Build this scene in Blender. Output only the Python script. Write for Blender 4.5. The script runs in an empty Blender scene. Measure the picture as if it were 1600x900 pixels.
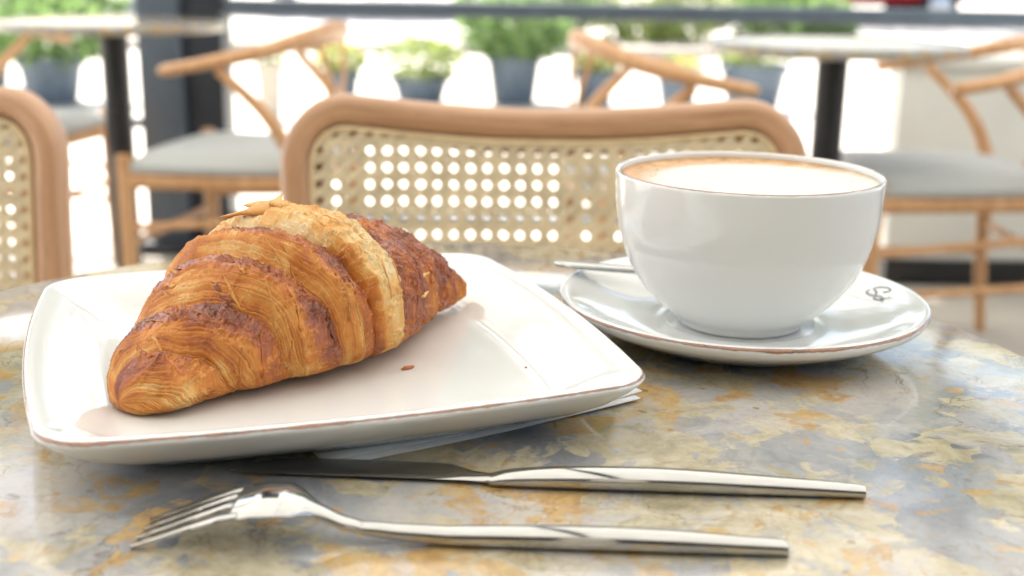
import bpy, bmesh, math, random
import numpy as np
from mathutils import Vector, Matrix, Euler

# ------------------------------------------------------------------ camera, world, sun, exposure
scene = bpy.context.scene
R = math.radians
PI = math.pi
T = 0.75                                   # height of the table tops

cam_data = bpy.data.cameras.new("camera")
cam = bpy.data.objects.new("camera", cam_data)
scene.collection.objects.link(cam)
scene.camera = cam
cam_data.sensor_width = 36.0
cam_data.lens = 1900.0 / 1600.0 * 36.0
cam_data.clip_start = 0.01
cam_data.clip_end = 600.0
cam_data.dof.use_dof = True
cam_data.dof.focus_distance = 0.455
cam_data.dof.aperture_fstop = 8.6
_p, _r = R(15.06), R(-0.92)
_fw = Vector((0, math.cos(_p), -math.sin(_p)))
_up = Vector((1, 0, 0)).cross(_fw)
_rt2 = Vector((1, 0, 0)) * math.cos(_r) - _up * math.sin(_r)
_up2 = _up * math.cos(_r) + Vector((1, 0, 0)) * math.sin(_r)
cam.matrix_world = Matrix(((_rt2.x, _up2.x, -_fw.x, 0.0),
                           (_rt2.y, _up2.y, -_fw.y, 0.0),
                           (_rt2.z, _up2.z, -_fw.z, 0.915),
                           (0, 0, 0, 1)))

SUN_EL, SUN_AZ = 55.0, -34.0                # azimuth measured from +Y towards +X
world = bpy.data.worlds.new("World")
scene.world = world
world.use_nodes = True
wn = world.node_tree
sky = wn.nodes.new("ShaderNodeTexSky")
sky.sky_type = 'NISHITA'
sky.sun_disc = False
sky.sun_elevation = R(SUN_EL)
sky.sun_rotation = R(SUN_AZ)
sky.air_density = 1.0
sky.dust_density = 3.0
sky.ozone_density = 1.0
wn.links.new(sky.outputs[0], wn.nodes["Background"].inputs[0])
wn.nodes["Background"].inputs[1].default_value = 0.115

sun_data = bpy.data.lights.new("sun", 'SUN')
sun_data.energy = 4.8
sun_data.angle = R(0.5)
sun_data.color = (1.0, 0.95, 0.87)
sun = bpy.data.objects.new("sun", sun_data)
scene.collection.objects.link(sun)
_sd = Vector((math.sin(R(SUN_AZ)) * math.cos(R(SUN_EL)), math.cos(R(SUN_AZ)) * math.cos(R(SUN_EL)), math.sin(R(SUN_EL))))
sun.rotation_euler = _sd.to_track_quat('Z', 'Y').to_euler()
sun.location = (-4, 8, 12)

scene.view_settings.view_transform = 'Standard'
scene.view_settings.look = 'None'
scene.view_settings.gamma = 1.0
scene.view_settings.use_curve_mapping = False
scene.view_settings.exposure = 1.75
scene.cycles.use_denoising = True
scene.cycles.max_bounces = 10
scene.cycles.diffuse_bounces = 5
scene.cycles.glossy_bounces = 5
scene.cycles.transmission_bounces = 6
scene.cycles.sample_clamp_indirect = 8.0
scene.cycles.caustics_reflective = False
scene.cycles.caustics_refractive = False

# ------------------------------------------------------------------ helpers
COL = scene.collection
random.seed(7)


def lin(r, g, b):
    f = lambda c: (c / 255.0 / 12.92) if c / 255.0 <= 0.04045 else ((c / 255.0 + 0.055) / 1.055) ** 2.4
    return (f(r), f(g), f(b), 1.0)


class Nodes:
    def __init__(self, name):
        self.m = bpy.data.materials.new(name)
        self.m.use_nodes = True
        self.t = self.m.node_tree
        self.b = self.t.nodes["Principled BSDF"]

    def put(self, sock, v):
        if isinstance(v, bpy.types.NodeSocket):
            self.t.links.new(v, sock)
        else:
            if sock.type == 'RGBA' and not hasattr(v, '__len__'):
                v = (v, v, v, 1)
            if sock.type == 'RGBA' and len(v) == 3:
                v = (*v, 1)
            sock.default_value = v

    def set(self, **k):
        for n, v in k.items():
            self.put(self.b.inputs[n.replace('_', ' ')], v)
        return self

    def new(self, kind, **props):
        n = self.t.nodes.new(kind)
        for k, v in props.items():
            setattr(n, k, v)
        return n

    def coord(self, out='Object', scale=(1, 1, 1), loc=(0, 0, 0), rot=(0, 0, 0)):
        tc = self.new("ShaderNodeTexCoord")
        mp = self.new("ShaderNodeMapping")
        mp.inputs['Scale'].default_value = scale
        mp.inputs['Location'].default_value = loc
        mp.inputs['Rotation'].default_value = rot
        self.t.links.new(tc.outputs[out], mp.inputs[0])
        return mp.outputs[0]

    def noise(self, vec, scale, detail=4, rough=0.55, dist=0.0, out='Fac'):
        n = self.new("ShaderNodeTexNoise")
        self.t.links.new(vec, n.inputs['Vector'])
        n.inputs['Scale'].default_value = scale
        n.inputs['Detail'].default_value = detail
        n.inputs['Roughness'].default_value = rough
        n.inputs['Distortion'].default_value = dist
        return n.outputs[out]

    def voronoi(self, vec, scale, feature='F1', out='Distance', rnd=1.0):
        n = self.new("ShaderNodeTexVoronoi", feature=feature)
        self.t.links.new(vec, n.inputs['Vector'])
        n.inputs['Scale'].default_value = scale
        n.inputs['Randomness'].default_value = rnd
        return n.outputs[out]

    def ramp(self, fac, stops, interp='LINEAR'):
        n = self.new("ShaderNodeValToRGB")
        n.color_ramp.interpolation = interp
        e = n.color_ramp.elements
        while len(e) < len(stops):
            e.new(0.5)
        for el, (p, c) in zip(e, stops):
            el.position = p
            el.color = (c, c, c, 1) if not hasattr(c, '__len__') else (c if len(c) == 4 else (*c, 1))
        self.put(n.inputs[0], fac)
        return n.outputs[0]

    def mix(self, fac, a, b, mode='MIX'):
        n = self.new("ShaderNodeMix", data_type='RGBA', blend_type=mode)
        self.put(n.inputs[0], fac)
        self.put(n.inputs[6], a)
        self.put(n.inputs[7], b)
        return n.outputs[2]

    def math(self, op, a, b=0.0):
        n = self.new("ShaderNodeMath", operation=op)
        self.put(n.inputs[0], a)
        self.put(n.inputs[1], b)
        return n.outputs[0]

    def attr(self, name, out='Color'):
        n = self.new("ShaderNodeAttribute", attribute_name=name)
        return n.outputs[out]

    def bump(self, h, strength=0.3, dist=0.001):
        n = self.new("ShaderNodeBump")
        n.inputs['Strength'].default_value = strength
        n.inputs['Distance'].default_value = dist
        self.t.links.new(h, n.inputs['Height'])
        self.t.links.new(n.outputs[0], self.b.inputs['Normal'])
        return n.outputs[0]


def mesh(name, verts, faces, mat, parent=None, smooth=True, loc=None, kind=None):
    me = bpy.data.meshes.new(name)
    me.from_pydata([tuple(v) for v in verts], [], faces)
    if smooth:
        me.polygons.foreach_set("use_smooth", [True] * len(me.polygons))
    me.update()
    if mat is not None:
        me.materials.append(mat)
    o = bpy.data.objects.new(name, me)
    COL.objects.link(o)
    if parent is not None:
        o.parent = parent
    if loc is not None:
        o.location = loc
    if kind:
        o["kind"] = kind
    return o


def tag(o, label=None, cat=None, group=None, kind=None):
    if label: o["label"] = label
    if cat: o["category"] = cat
    if group: o["group"] = group
    if kind: o["kind"] = kind
    return o


def empty(name, loc=(0, 0, 0), rz=0.0, label=None, cat=None, group=None):
    o = bpy.data.objects.new(name, None)
    o.empty_display_size = 0.05
    COL.objects.link(o)
    o.location = loc
    o.rotation_euler = (0, 0, rz)
    return tag(o, label, cat, group)


def copy_thing(root, loc, rz, label, group=None):
    def rec(o, par):
        c = o.copy()
        COL.objects.link(c)
        c.parent = par
        for ch in o.children:
            rec(ch, c)
        return c
    r = rec(root, None)
    r.location = loc
    r.rotation_euler = (0, 0, rz)
    r["label"] = label
    if group: r["group"] = group
    return r


class MB:
    """collects shapes into one mesh"""
    def __init__(self):
        self.v, self.f = [], []

    def add(self, v, f):
        o = len(self.v)
        self.v += [tuple(p) for p in v]
        self.f += [tuple(i + o for i in q) for q in f]
        return self

    def box(self, c, s, rot=None, bevel=0.0):
        bm = bmesh.new()
        bmesh.ops.create_cube(bm, size=1.0)
        for v in bm.verts:
            v.co = Vector((v.co.x * s[0], v.co.y * s[1], v.co.z * s[2]))
        if bevel > 0:
            bmesh.ops.bevel(bm, geom=list(bm.edges), offset=bevel, segments=2, affect='EDGES', profile=0.6)
        M = (rot.to_matrix() if rot is not None else Matrix.Identity(3))
        bm.verts.index_update()
        vs = [M @ v.co + Vector(c) for v in bm.verts]
        fs = [[v.index for v in f.verts] for f in bm.faces]
        bm.free()
        return self.add(vs, fs)

    def tube(self, pts, rad, n=12, up=(0, 0, 1), cap=True):
        """rad: number, list of numbers or list of (half width, half height)"""
        pts = [Vector(p) for p in pts]
        m = len(pts)
        if not hasattr(rad, '__len__'): rad = [rad] * m
        up = Vector(up)
        vs, fs = [], []
        for i, p in enumerate(pts):
            d = (pts[min(i + 1, m - 1)] - pts[max(i - 1, 0)]).normalized()
            u = up - d * up.dot(d)
            if u.length < 1e-4: u = Vector((1, 0, 0)) - d * d.x
            u.normalize()
            s = d.cross(u)
            rr = rad[i]
            a, b = rr if hasattr(rr, '__len__') else (rr, rr)
            for k in range(n):
                t = 2 * PI * k / n
                vs.append(p + s * (a * math.cos(t)) + u * (b * math.sin(t)))
        for i in range(m - 1):
            for k in range(n):
                k2 = (k + 1) % n
                fs.append((i * n + k, i * n + k2, (i + 1) * n + k2, (i + 1) * n + k))
        if cap:
            fs.append(tuple(reversed(range(n))))
            fs.append(tuple(range((m - 1) * n, m * n)))
        return self.add(vs, fs)

    def lathe(self, prof, n=48, c=(0, 0, 0)):
        vs, fs = [], []
        m = len(prof)
        for r, z in prof:
            for k in range(n):
                t = 2 * PI * k / n
                vs.append((c[0] + r * math.cos(t), c[1] + r * math.sin(t), c[2] + z))
        for i in range(m - 1):
            for k in range(n):
                k2 = (k + 1) % n
                fs.append((i * n + k, i * n + k2, (i + 1) * n + k2, (i + 1) * n + k))
        if prof[0][0] > 1e-6: fs.append(tuple(reversed(range(n))))
        if prof[-1][0] > 1e-6: fs.append(tuple(range((m - 1) * n, m * n)))
        return self.add(vs, fs)

    def build(self, name, mat, parent=None, smooth=True, kind=None):
        o = mesh(name, self.v, self.f, mat, parent, smooth, kind=kind)
        if smooth:
            o.data.polygons.foreach_set("use_smooth", [True] * len(o.data.polygons))
            try:
                o.data.set_sharp_from_angle(angle=R(42))
            except Exception:
                pass
        return o


def smooth_path(ctrl, per=8):
    """Catmull-Rom through control points (tuples of any length)"""
    P = [np.array(c, float) for c in ctrl]
    P = [2 * P[0] - P[1]] + P + [2 * P[-1] - P[-2]]
    out = []
    for i in range(1, len(P) - 2):
        a, b, c, d = P[i - 1], P[i], P[i + 1], P[i + 2]
        for k in range(per):
            t = k / per
            out.append(0.5 * ((2 * b) + (c - a) * t + (2 * a - 5 * b + 4 * c - d) * t * t + (3 * b - a - 3 * c + d) * t ** 3))
    out.append(P[-2])
    return out


# value noise in numpy -------------------------------------------------
def _h(ix, iy, iz):
    n = (ix.astype(np.int64) * 374761393 + iy.astype(np.int64) * 668265263 + iz.astype(np.int64) * 1274126177) & 0xFFFFFFFF
    n = ((n ^ (n >> 13)) * 1274126177) & 0xFFFFFFFF
    n = ((n ^ (n >> 16)) * 2246822519) & 0xFFFFFFFF
    return ((n ^ (n >> 15)) & 0xFFFFFF) / float(0xFFFFFF)


def vnoise(x, y, z):
    x, y, z = np.broadcast_arrays(x, y, z)
    ix, iy, iz = np.floor(x), np.floor(y), np.floor(z)
    fx, fy, fz = x - ix, y - iy, z - iz
    fx, fy, fz = (f * f * f * (f * (f * 6 - 15) + 10) for f in (fx, fy, fz))
    r = 0
    for a in (0, 1):
        wx = fx if a else 1 - fx
        for b in (0, 1):
            wy = fy if b else 1 - fy
            for c in (0, 1):
                wz = fz if c else 1 - fz
                r = r + wx * wy * wz * _h(ix + a, iy + b, iz + c)
    return r


def fbm(x, y, z, oct=4, gain=0.5):
    s, a, t = 0, 1.0, 0
    for k in range(oct):
        s = s + a * vnoise(x * 2 ** k + 17 * k, y * 2 ** k - 9 * k, z * 2 ** k + 5 * k)
        t += a
        a *= gain
    return s / t


def sstep(a, b, x):
    t = np.clip((x - a) / (b - a), 0, 1)
    return t * t * (3 - 2 * t)


# ------------------------------------------------------------------ materials
def mat_marble():
    n = Nodes("breccia_marble")
    v = n.coord('Object')
    warp = n.noise(v, 9.0, 4, 0.6, out='Color')
    vm = n.new("ShaderNodeVectorMath", operation='MULTIPLY_ADD')
    n.t.links.new(warp, vm.inputs[0]); vm.inputs[1].default_value = (0.05, 0.05, 0.05); n.t.links.new(v, vm.inputs[2])
    w = vm.outputs[0]
    fine = n.noise(w, 60, 6, 0.65)
    # blue grey ground with soft lighter clouds
    grey = n.ramp(n.noise(w, 15, 7, 0.6, 0.5), [(0.32, lin(112, 115, 122)), (0.44, lin(143, 145, 149)), (0.56, lin(168, 166, 163)), (0.68, lin(186, 178, 168))])
    cream = n.ramp(n.noise(w, 42, 7, 0.7, 0.6), [(0.32, lin(138, 130, 108)), (0.48, lin(178, 168, 142)), (0.68, lin(200, 190, 170))])
    ochre = n.ramp(n.noise(w, 70, 6, 0.7), [(0.3, lin(158, 118, 64)), (0.52, lin(188, 153, 96)), (0.75, lin(198, 176, 124))])
    frag = n.voronoi(w, 60, 'F1', 'Color')
    sep = n.new("ShaderNodeSeparateColor"); n.t.links.new(frag, sep.inputs[0])
    p1 = n.math('ADD', n.noise(w, 19, 10, 0.70, 0.35), n.math('MULTIPLY', n.math('SUBTRACT', sep.outputs[0], 0.5), 0.15))
    c = n.mix(n.ramp(p1, [(0.485, 0.0), (0.525, 1.0)]), grey, cream)
    p2 = n.math('ADD', n.noise(n.coord('Object', loc=(3.1, 1.7, 0)), 18, 10, 0.68, 0.5), n.math('MULTIPLY', n.math('SUBTRACT', sep.outputs[1], 0.5), 0.14))
    c = n.mix(n.ramp(p2, [(0.565, 0.0), (0.615, 0.85)]), c, ochre)
    p3 = n.noise(n.coord('Object', loc=(-2.1, 4.7, 0)), 17, 8, 0.6, 0.8)
    c = n.mix(n.ramp(p3, [(0.58, 0.0), (0.64, 0.5)]), c, lin(190, 184, 182))
    small = n.noise(n.coord('Object', loc=(7.3, -2.2, 0)), 58, 6, 0.62, 0.5)
    c = n.mix(n.ramp(small, [(0.60, 0.0), (0.64, 0.75)]), c, ochre)
    c = n.mix(n.ramp(n.noise(n.coord('Object', loc=(1.3, 8.2, 0)), 75, 6, 0.65, 0.5), [(0.60, 0.0), (0.64, 0.6)]), c, grey)
    # breccia zones: little fragments with dark outlines
    zone = n.ramp(n.noise(v, 10, 4, 0.5, 0.3), [(0.50, 0.0), (0.58, 1.0)])
    e2 = n.voronoi(w, 105, 'DISTANCE_TO_EDGE', 'Distance')
    out = n.math('MULTIPLY', n.ramp(n.math('ADD', e2, n.math('MULTIPLY', n.math('SUBTRACT', fine, 0.5), 0.5)), [(0.03, 1.0), (0.10, 0.0)]), zone)
    c = n.mix(n.math('MULTIPLY', out, 0.22), c, lin(118, 112, 96))
    # thin brown cracks
    hl = n.noise(w, 14, 6, 0.55, 1.0)
    hair = n.ramp(n.math('ABSOLUTE', n.math('SUBTRACT', hl, 0.5)), [(0.0, 1.0), (0.006, 0.0)])
    hair = n.math('MULTIPLY', hair, n.ramp(n.noise(v, 12, 2), [(0.45, 0.0), (0.6, 1.0)]))
    c = n.mix(n.math('MULTIPLY', hair, 0.65), c, lin(96, 74, 46))
    h2 = n.ramp(n.math('ABSOLUTE', n.math('SUBTRACT', n.noise(w, 24, 7, 0.6, 0.7), 0.5)), [(0.0, 1.0), (0.010, 0.0)])
    h2 = n.math('MULTIPLY', h2, n.ramp(n.noise(n.coord('Object', loc=(5, 2, 0)), 13, 3), [(0.48, 0.0), (0.62, 1.0)]))
    c = n.mix(n.math('MULTIPLY', h2, 0.5), c, lin(150, 108, 58))
    grain = n.ramp(n.noise(v, 330, 5, 0.7), [(0.30, (0.80, 0.79, 0.77)), (0.5, (0.97, 0.97, 0.96)), (0.7, (1, 1, 1))])
    c = n.mix(0.8, c, grain, 'MULTIPLY')
    # small brown pits
    pv = w
    pit = n.math('ADD', n.voronoi(pv, 62, 'F1', 'Distance'), n.math('MULTIPLY', n.noise(v, 160, 5, 0.7), 0.45))
    pit = n.math('MULTIPLY', n.ramp(pit, [(0.32, 1.0), (0.37, 0.0)]), n.ramp(n.noise(v, 19, 3), [(0.55, 0.0), (0.6, 1.0)]))
    c = n.mix(n.math('MULTIPLY', pit, 0.6), c, lin(112, 84, 46))
    n.set(Base_Color=c, Roughness=n.ramp(fine, [(0.3, 0.06), (0.7, 0.13)]), Specular_IOR_Level=0.5)
    n.bump(n.math('SUBTRACT', n.math('MULTIPLY', fine, 0.15), pit), 0.12, 0.0004)
    return n.m


def mat_porcelain(name="white_porcelain", tint=(0.74, 0.75, 0.74)):
    n = Nodes(name)
    rim = n.attr("rim", 'Fac')                      # 1 on the painted edge, falling to 0 away from it
    v = n.coord('Object')
    nz = n.noise(v, 260, 4, 0.6)
    nz2 = n.noise(v, 40, 3, 0.6)
    s = n.math('ADD', rim, n.math('MULTIPLY', n.math('SUBTRACT', nz, 0.5), 0.55))
    s = n.math('ADD', s, n.math('MULTIPLY', n.math('SUBTRACT', nz2, 0.5), 0.7))
    m = n.ramp(s, [(0.60, 0.0), (0.76, 1.0)])
    brown = n.ramp(nz, [(0.35, lin(92, 52, 34)), (0.6, lin(150, 96, 62))])
    c = n.mix(n.math('MULTIPLY', m, 0.9), (*tint, 1), brown)
    n.set(Base_Color=c, Roughness=0.09, Specular_IOR_Level=0.55, Coat_Weight=0.35, Coat_Roughness=0.03)
    n.bump(n.noise(v, 55, 2), 0.05, 0.0006)
    return n.m


def mat_steel():
    n = Nodes("polished_steel")
    v = n.coord('Object', (1, 8, 8))
    f = n.noise(v, 90, 4)
    n.set(Base_Color=n.ramp(f, [(0.3, (0.45, 0.445, 0.435)), (0.7, (0.53, 0.525, 0.51))]), Metallic=1.0, Roughness=n.ramp(f, [(0.3, 0.03), (0.7, 0.07)]))
    n.bump(n.noise(n.coord('Object'), 120, 3), 0.03, 0.0004)
    return n.m


def mat_wood(name, a, b, c, scale=(60, 60, 5), rough=0.42):
    n = Nodes(name)
    v = n.coord('Object', scale)
    f = n.noise(v, 1.0, 5, 0.6, 0.6)
    g = n.noise(n.coord('Object', (scale[0] * 6, scale[1] * 6, scale[2] * 2)), 1.0, 3, 0.6)
    col = n.ramp(f, [(0.25, a), (0.5, b), (0.75, c)])
    col = n.mix(n.math('MULTIPLY', n.ramp(g, [(0.55, 0.0), (0.75, 1.0)]), 0.15), col, a)
    n.set(Base_Color=col, Roughness=rough, Coat_Weight=0.15, Coat_Roughness=0.25)
    n.bump(g, 0.1, 0.0005)
    return n.m


def mat_plain(name, col, rough=0.6, var=0.12, scale=30, metallic=0.0, spec=0.5, bump=0.0):
    n = Nodes(name)
    v = n.coord('Object')
    f = n.noise(v, scale, 5, 0.6)
    lo = tuple(max(0, x * (1 - var)) for x in col[:3]) + (1,)
    hi = tuple(min(1, x * (1 + var)) for x in col[:3]) + (1,)
    n.set(Base_Color=n.ramp(f, [(0.3, lo), (0.7, hi)]), Roughness=rough, Metallic=metallic, Specular_IOR_Level=spec)
    if bump: n.bump(n.noise(v, scale * 4, 4), bump, 0.002)
    return n.m


def mat_leaf(name, a, b, trans=0.35):
    n = Nodes(name)
    v = n.coord('Object')
    f = n.noise(v, 9, 3)
    g = n.new("ShaderNodeNewGeometry")
    c = n.ramp(n.math('ADD', n.math('MULTIPLY', f, 0.5), n.math('MULTIPLY', g.outputs['Random Per Island'], 0.5)), [(0.25, a), (0.75, b)])
    n.set(Base_Color=c, Roughness=0.5)
    tr = n.new("ShaderNodeBsdfTranslucent")
    n.t.links.new(c, tr.inputs[0])
    mx = n.new("ShaderNodeMixShader")
    mx.inputs[0].default_value = trans
    n.t.links.new(n.b.outputs[0], mx.inputs[1]); n.t.links.new(tr.outputs[0], mx.inputs[2])
    n.t.links.new(mx.outputs[0], n.t.nodes["Material Output"].inputs[0])
    return n.m


def mat_canvas():
    n = Nodes("awning_canvas")
    f = n.noise(n.coord('Object'), 300, 2)
    c = n.ramp(f, [(0.3, (0.73, 0.735, 0.695)), (0.7, (0.79, 0.795, 0.755))])
    n.set(Base_Color=c, Roughness=0.85)
    tr = n.new("ShaderNodeBsdfTranslucent")
    n.t.links.new(c, tr.inputs[0])
    mx = n.new("ShaderNodeMixShader")
    mx.inputs[0].default_value = 0.30
    n.t.links.new(n.b.outputs[0], mx.inputs[1]); n.t.links.new(tr.outputs[0], mx.inputs[2])
    n.t.links.new(mx.outputs[0], n.t.nodes["Material Output"].inputs[0])
    return n.m


def mat_crust():
    n = Nodes("baked_crust")
    c = n.attr("crust", 'Color')
    gl = n.attr("gloss", 'Fac')
    v = n.coord('Object')
    f1 = n.noise(v, 420, 5, 0.65)
    f2 = n.noise(v, 1500, 3, 0.6)
    var = n.ramp(f1, [(0.25, (0.66, 0.58, 0.50)), (0.5, (0.96, 0.95, 0.93)), (0.75, (1.0, 1.0, 1.0))])
    col = n.mix(0.6, c, var, 'MULTIPLY')
    n.set(Base_Color=col, Roughness=n.math('SUBTRACT', 0.60, n.math('MULTIPLY', gl, 0.22)), Specular_IOR_Level=0.5,
          Coat_Weight=n.math('ADD', 0.12, n.math('MULTIPLY', gl, 0.5)), Coat_Roughness=0.12)
    n.bump(n.math('ADD', f1, n.math('MULTIPLY', f2, 0.5)), 0.55, 0.0008)
    return n.m


def mat_coffee():
    n = Nodes("milk_foam")
    v = n.coord('Object')
    sx = n.new("ShaderNodeSeparateXYZ"); n.t.links.new(v, sx.inputs[0])
    r = n.math('SQRT', n.math('ADD', n.math('POWER', n.math('ABSOLUTE', sx.outputs[0]), 2), n.math('POWER', n.math('ABSOLUTE', sx.outputs[1]), 2)))
    off = n.math('ADD', n.math('MULTIPLY', sx.outputs[1], 0.24), n.math('MULTIPLY', sx.outputs[0], -0.13))
    e = n.math('ADD', n.math('ADD', r, off), n.math('MULTIPLY', n.math('SUBTRACT', n.noise(v, 60, 7, 0.65, 0.8), 0.5), 0.014))
    m = n.ramp(n.math('MULTIPLY', e, 10), [(0.47, 0.0), (0.51, 0.5), (0.58, 1.0)])
    crema = n.ramp(n.noise(v, 160, 5), [(0.3, lin(176, 124, 78)), (0.7, lin(216, 178, 130))])
    foam = n.ramp(n.noise(v, 700, 3), [(0.3, (0.65, 0.615, 0.54)), (0.7, (0.73, 0.695, 0.62))])
    n.set(Base_Color=n.mix(m, foam, crema), Roughness=0.45, Subsurface_Weight=0.3, Subsurface_Scale=0.004)
    n.bump(n.noise(v, 900, 3), 0.15, 0.0005)
    return n.m


M = dict(
    marble=mat_marble(),
    porcelain=mat_porcelain(),
    steel=mat_steel(),
    oak=mat_wood("light_oak", lin(178, 128, 82), lin(200, 152, 104), lin(214, 170, 124), (40, 40, 8)),
    beech=mat_wood("warm_beech", lin(162, 118, 86), lin(176, 132, 98), lin(188, 146, 112), (14, 40, 14)),
    bent=None,
    cane=mat_plain("woven_cane", lin(218, 202, 170), 0.5, 0.18, 45),
    spline=mat_plain("cane_spline", lin(216, 192, 150), 0.5, 0.12, 60),
    black=mat_plain("black_metal", (0.012, 0.012, 0.013), 0.4, 0.2, 40, 0.0),
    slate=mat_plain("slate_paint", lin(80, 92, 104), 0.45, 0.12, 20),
    slate_dark=mat_plain("slate_dark_and_shaded", lin(44, 50, 58), 0.45, 0.12, 20),
    cushion=mat_plain("grey_upholstery", lin(172, 174, 170), 0.85, 0.08, 300, bump=0.2),
    floor=mat_plain("terrace_concrete", lin(160, 154, 144), 0.7, 0.12, 2.2, bump=0.1),
    pave=mat_plain("pale_paving", lin(206, 200, 190), 0.8, 0.1, 1.5, bump=0.1),
    wall=mat_plain("pale_render", lin(214, 214, 206), 0.8, 0.06, 6, bump=0.1),
    pot=mat_plain("grey_blue_plastic", lin(84, 98, 112), 0.5, 0.15, 15),
    stonepot=mat_plain("beige_concrete", lin(176, 168, 156), 0.8, 0.12, 20, bump=0.2),
    soil=mat_plain("dark_soil", lin(62, 46, 34), 0.95, 0.3, 60, bump=0.4),
    leaf=mat_leaf("green_leaf", (0.11, 0.19, 0.06, 1), (0.24, 0.36, 0.13, 1), 0.55),
    leaf_pale=mat_leaf("pale_leaf", (0.17, 0.24, 0.06, 1), (0.34, 0.40, 0.13, 1), 0.5),
    leaf_tree=mat_leaf("tree_leaf", (0.035, 0.08, 0.018, 1), (0.09, 0.17, 0.035, 1), 0.4),
    petal=mat_leaf("yellow_petal", (0.45, 0.42, 0.08, 1), (0.72, 0.64, 0.24, 1), 0.5),
    bark=mat_plain("grey_bark", lin(104, 90, 74), 0.9, 0.25, 14, bump=0.6),
    paper=mat_plain("white_paper", (0.80, 0.80, 0.79), 0.9, 0.03, 400, bump=0.08),
    ink=mat_plain("grey_print", lin(104, 114, 128), 0.4, 0.2, 300),
    crust=mat_crust(),
    coffee=mat_coffee(),
    canvas=mat_canvas(),
    red=mat_plain("red_paint", (0.50, 0.02, 0.025), 0.25, 0.05, 8),
    front=mat_plain("cream_render", lin(206, 200, 188), 0.6, 0.2, 6, bump=0.1),
    glass=mat_plain("dark_glass", (0.02, 0.025, 0.03), 0.05, 0.1, 5),
    rubber=mat_plain("black_rubber", (0.02, 0.02, 0.02), 0.8, 0.2, 30),
    chrome=mat_plain("alloy", (0.55, 0.55, 0.56), 0.3, 0.05, 20, 1.0),
    asphalt=mat_plain("asphalt", (0.16, 0.16, 0.155), 0.9, 0.2, 8, bump=0.3),
    grass=mat_plain("verge_green", (0.14, 0.20, 0.08), 0.9, 0.4, 12),
)

def mat_bentwood():
    n = Nodes("bent_beech")
    gv = n.attr("grain", 'Vector')
    mp = n.new("ShaderNodeMapping"); n.t.links.new(gv, mp.inputs[0]); mp.inputs['Scale'].default_value = (9, 330, 330)
    f = n.noise(mp.outputs[0], 1.0, 5, 0.6, 0.5)
    mp2 = n.new("ShaderNodeMapping"); n.t.links.new(gv, mp2.inputs[0]); mp2.inputs['Scale'].default_value = (60, 1500, 1500)
    g = n.noise(mp2.outputs[0], 1.0, 3, 0.6)
    col = n.ramp(f, [(0.25, lin(166, 121, 88)), (0.5, lin(196, 152, 116)), (0.75, lin(212, 172, 136))])
    col = n.mix(n.math('MULTIPLY', n.ramp(g, [(0.52, 0.0), (0.7, 1.0)]), 0.35), col, lin(138, 94, 64))
    big = n.ramp(n.noise(n.coord('Object'), 7, 3), [(0.3, (0.86, 0.84, 0.82)), (0.7, (1, 1, 1))])
    n.set(Base_Color=n.mix(1.0, col, big, 'MULTIPLY'), Roughness=0.40, Coat_Weight=0.25, Coat_Roughness=0.2)
    n.bump(g, 0.1, 0.0004)
    return n.m


M['bent'] = mat_bentwood()

# ------------------------------------------------------------------ setting: ground, floor, street
def sheet(name, x0, x1, y0, y1, z, mat):
    o = mesh(name, [(x0, y0, z), (x1, y0, z), (x1, y1, z), (x0, y1, z)], [(0, 1, 2, 3)], mat, smooth=False)
    o["kind"] = "structure"
    return o


sheet("ground", -250, 250, -250, 250, -0.012, M['pave'])
sheet("road", -120, 120, 19.5, 27.0, -0.004, M['asphalt'])
fl = tag(empty("terrace_floor"), kind="structure")
slab = MB()
slab.box((0, 0.55, -0.006), (9.0, 6.9, 0.010))
slab.build("slab", M['floor'], fl, smooth=False)
tile0 = None
TS = 0.6
for ix in range(-5, 6):
    for iy in range(3, 7):
        if tile0 is None:
            mb = MB(); mb.box((0, 0, 0), (TS - 0.006, TS - 0.006, 0.008), bevel=0.002)
            tile0 = mb.build("floor_tile", M['floor'], fl)
            t = tile0
        else:
            t = tile0.copy(); COL.objects.link(t)
        t.location = (ix * TS + 0.1, iy * TS + 0.02 - 0.25, 0.0)

# ------------------------------------------------------------------ unseen awning, added to shade the tables and soften overhead light
aw = empty("awning", (0, 0.6, 3.2), 0, "unseen pale canvas awning added to shade the café tables", "awning")
nx, ny = 24, 20
vs, fs = [], []
for top in (0, 1):
    for j in range(ny + 1):
        for i in range(nx + 1):
            x = -4.4 + 8.8 * i / nx
            y = -3.2 + 7.7 * j / ny
            sag = -0.05 * abs(math.sin(PI * 4 * i / nx)) * math.sin(PI * j / ny)
            vs.append((x, y, sag + 0.10 * (1 - j / ny) + 0.004 * top))
st = (nx + 1) * (ny + 1)
for j in range(ny):
    for i in range(nx):
        a = j * (nx + 1) + i
        fs.append((a, a + nx + 1, a + nx + 2, a + 1))
mesh("added_canopy", vs[:st], fs, M['canvas'], aw)
for x in (-4.4, -2.2, 0.0, 2.2, 4.4):
    mb = MB(); mb.box((x, 0.65, 0.07), (0.05, 7.7, 0.08), Euler((R(-0.75), 0, 0)), 0.005)
    mb.build("rafter", M['slate'], aw)
mb = MB(); mb.box((0, 4.52, 0.0), (8.9, 0.06, 0.12), bevel=0.006); mb.build("front_beam", M['slate'], aw)
mb = MB(); mb.box((0, -3.25, 0.10), (8.9, 0.06, 0.12), bevel=0.006); mb.build("rear_beam", M['slate'], aw)

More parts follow.
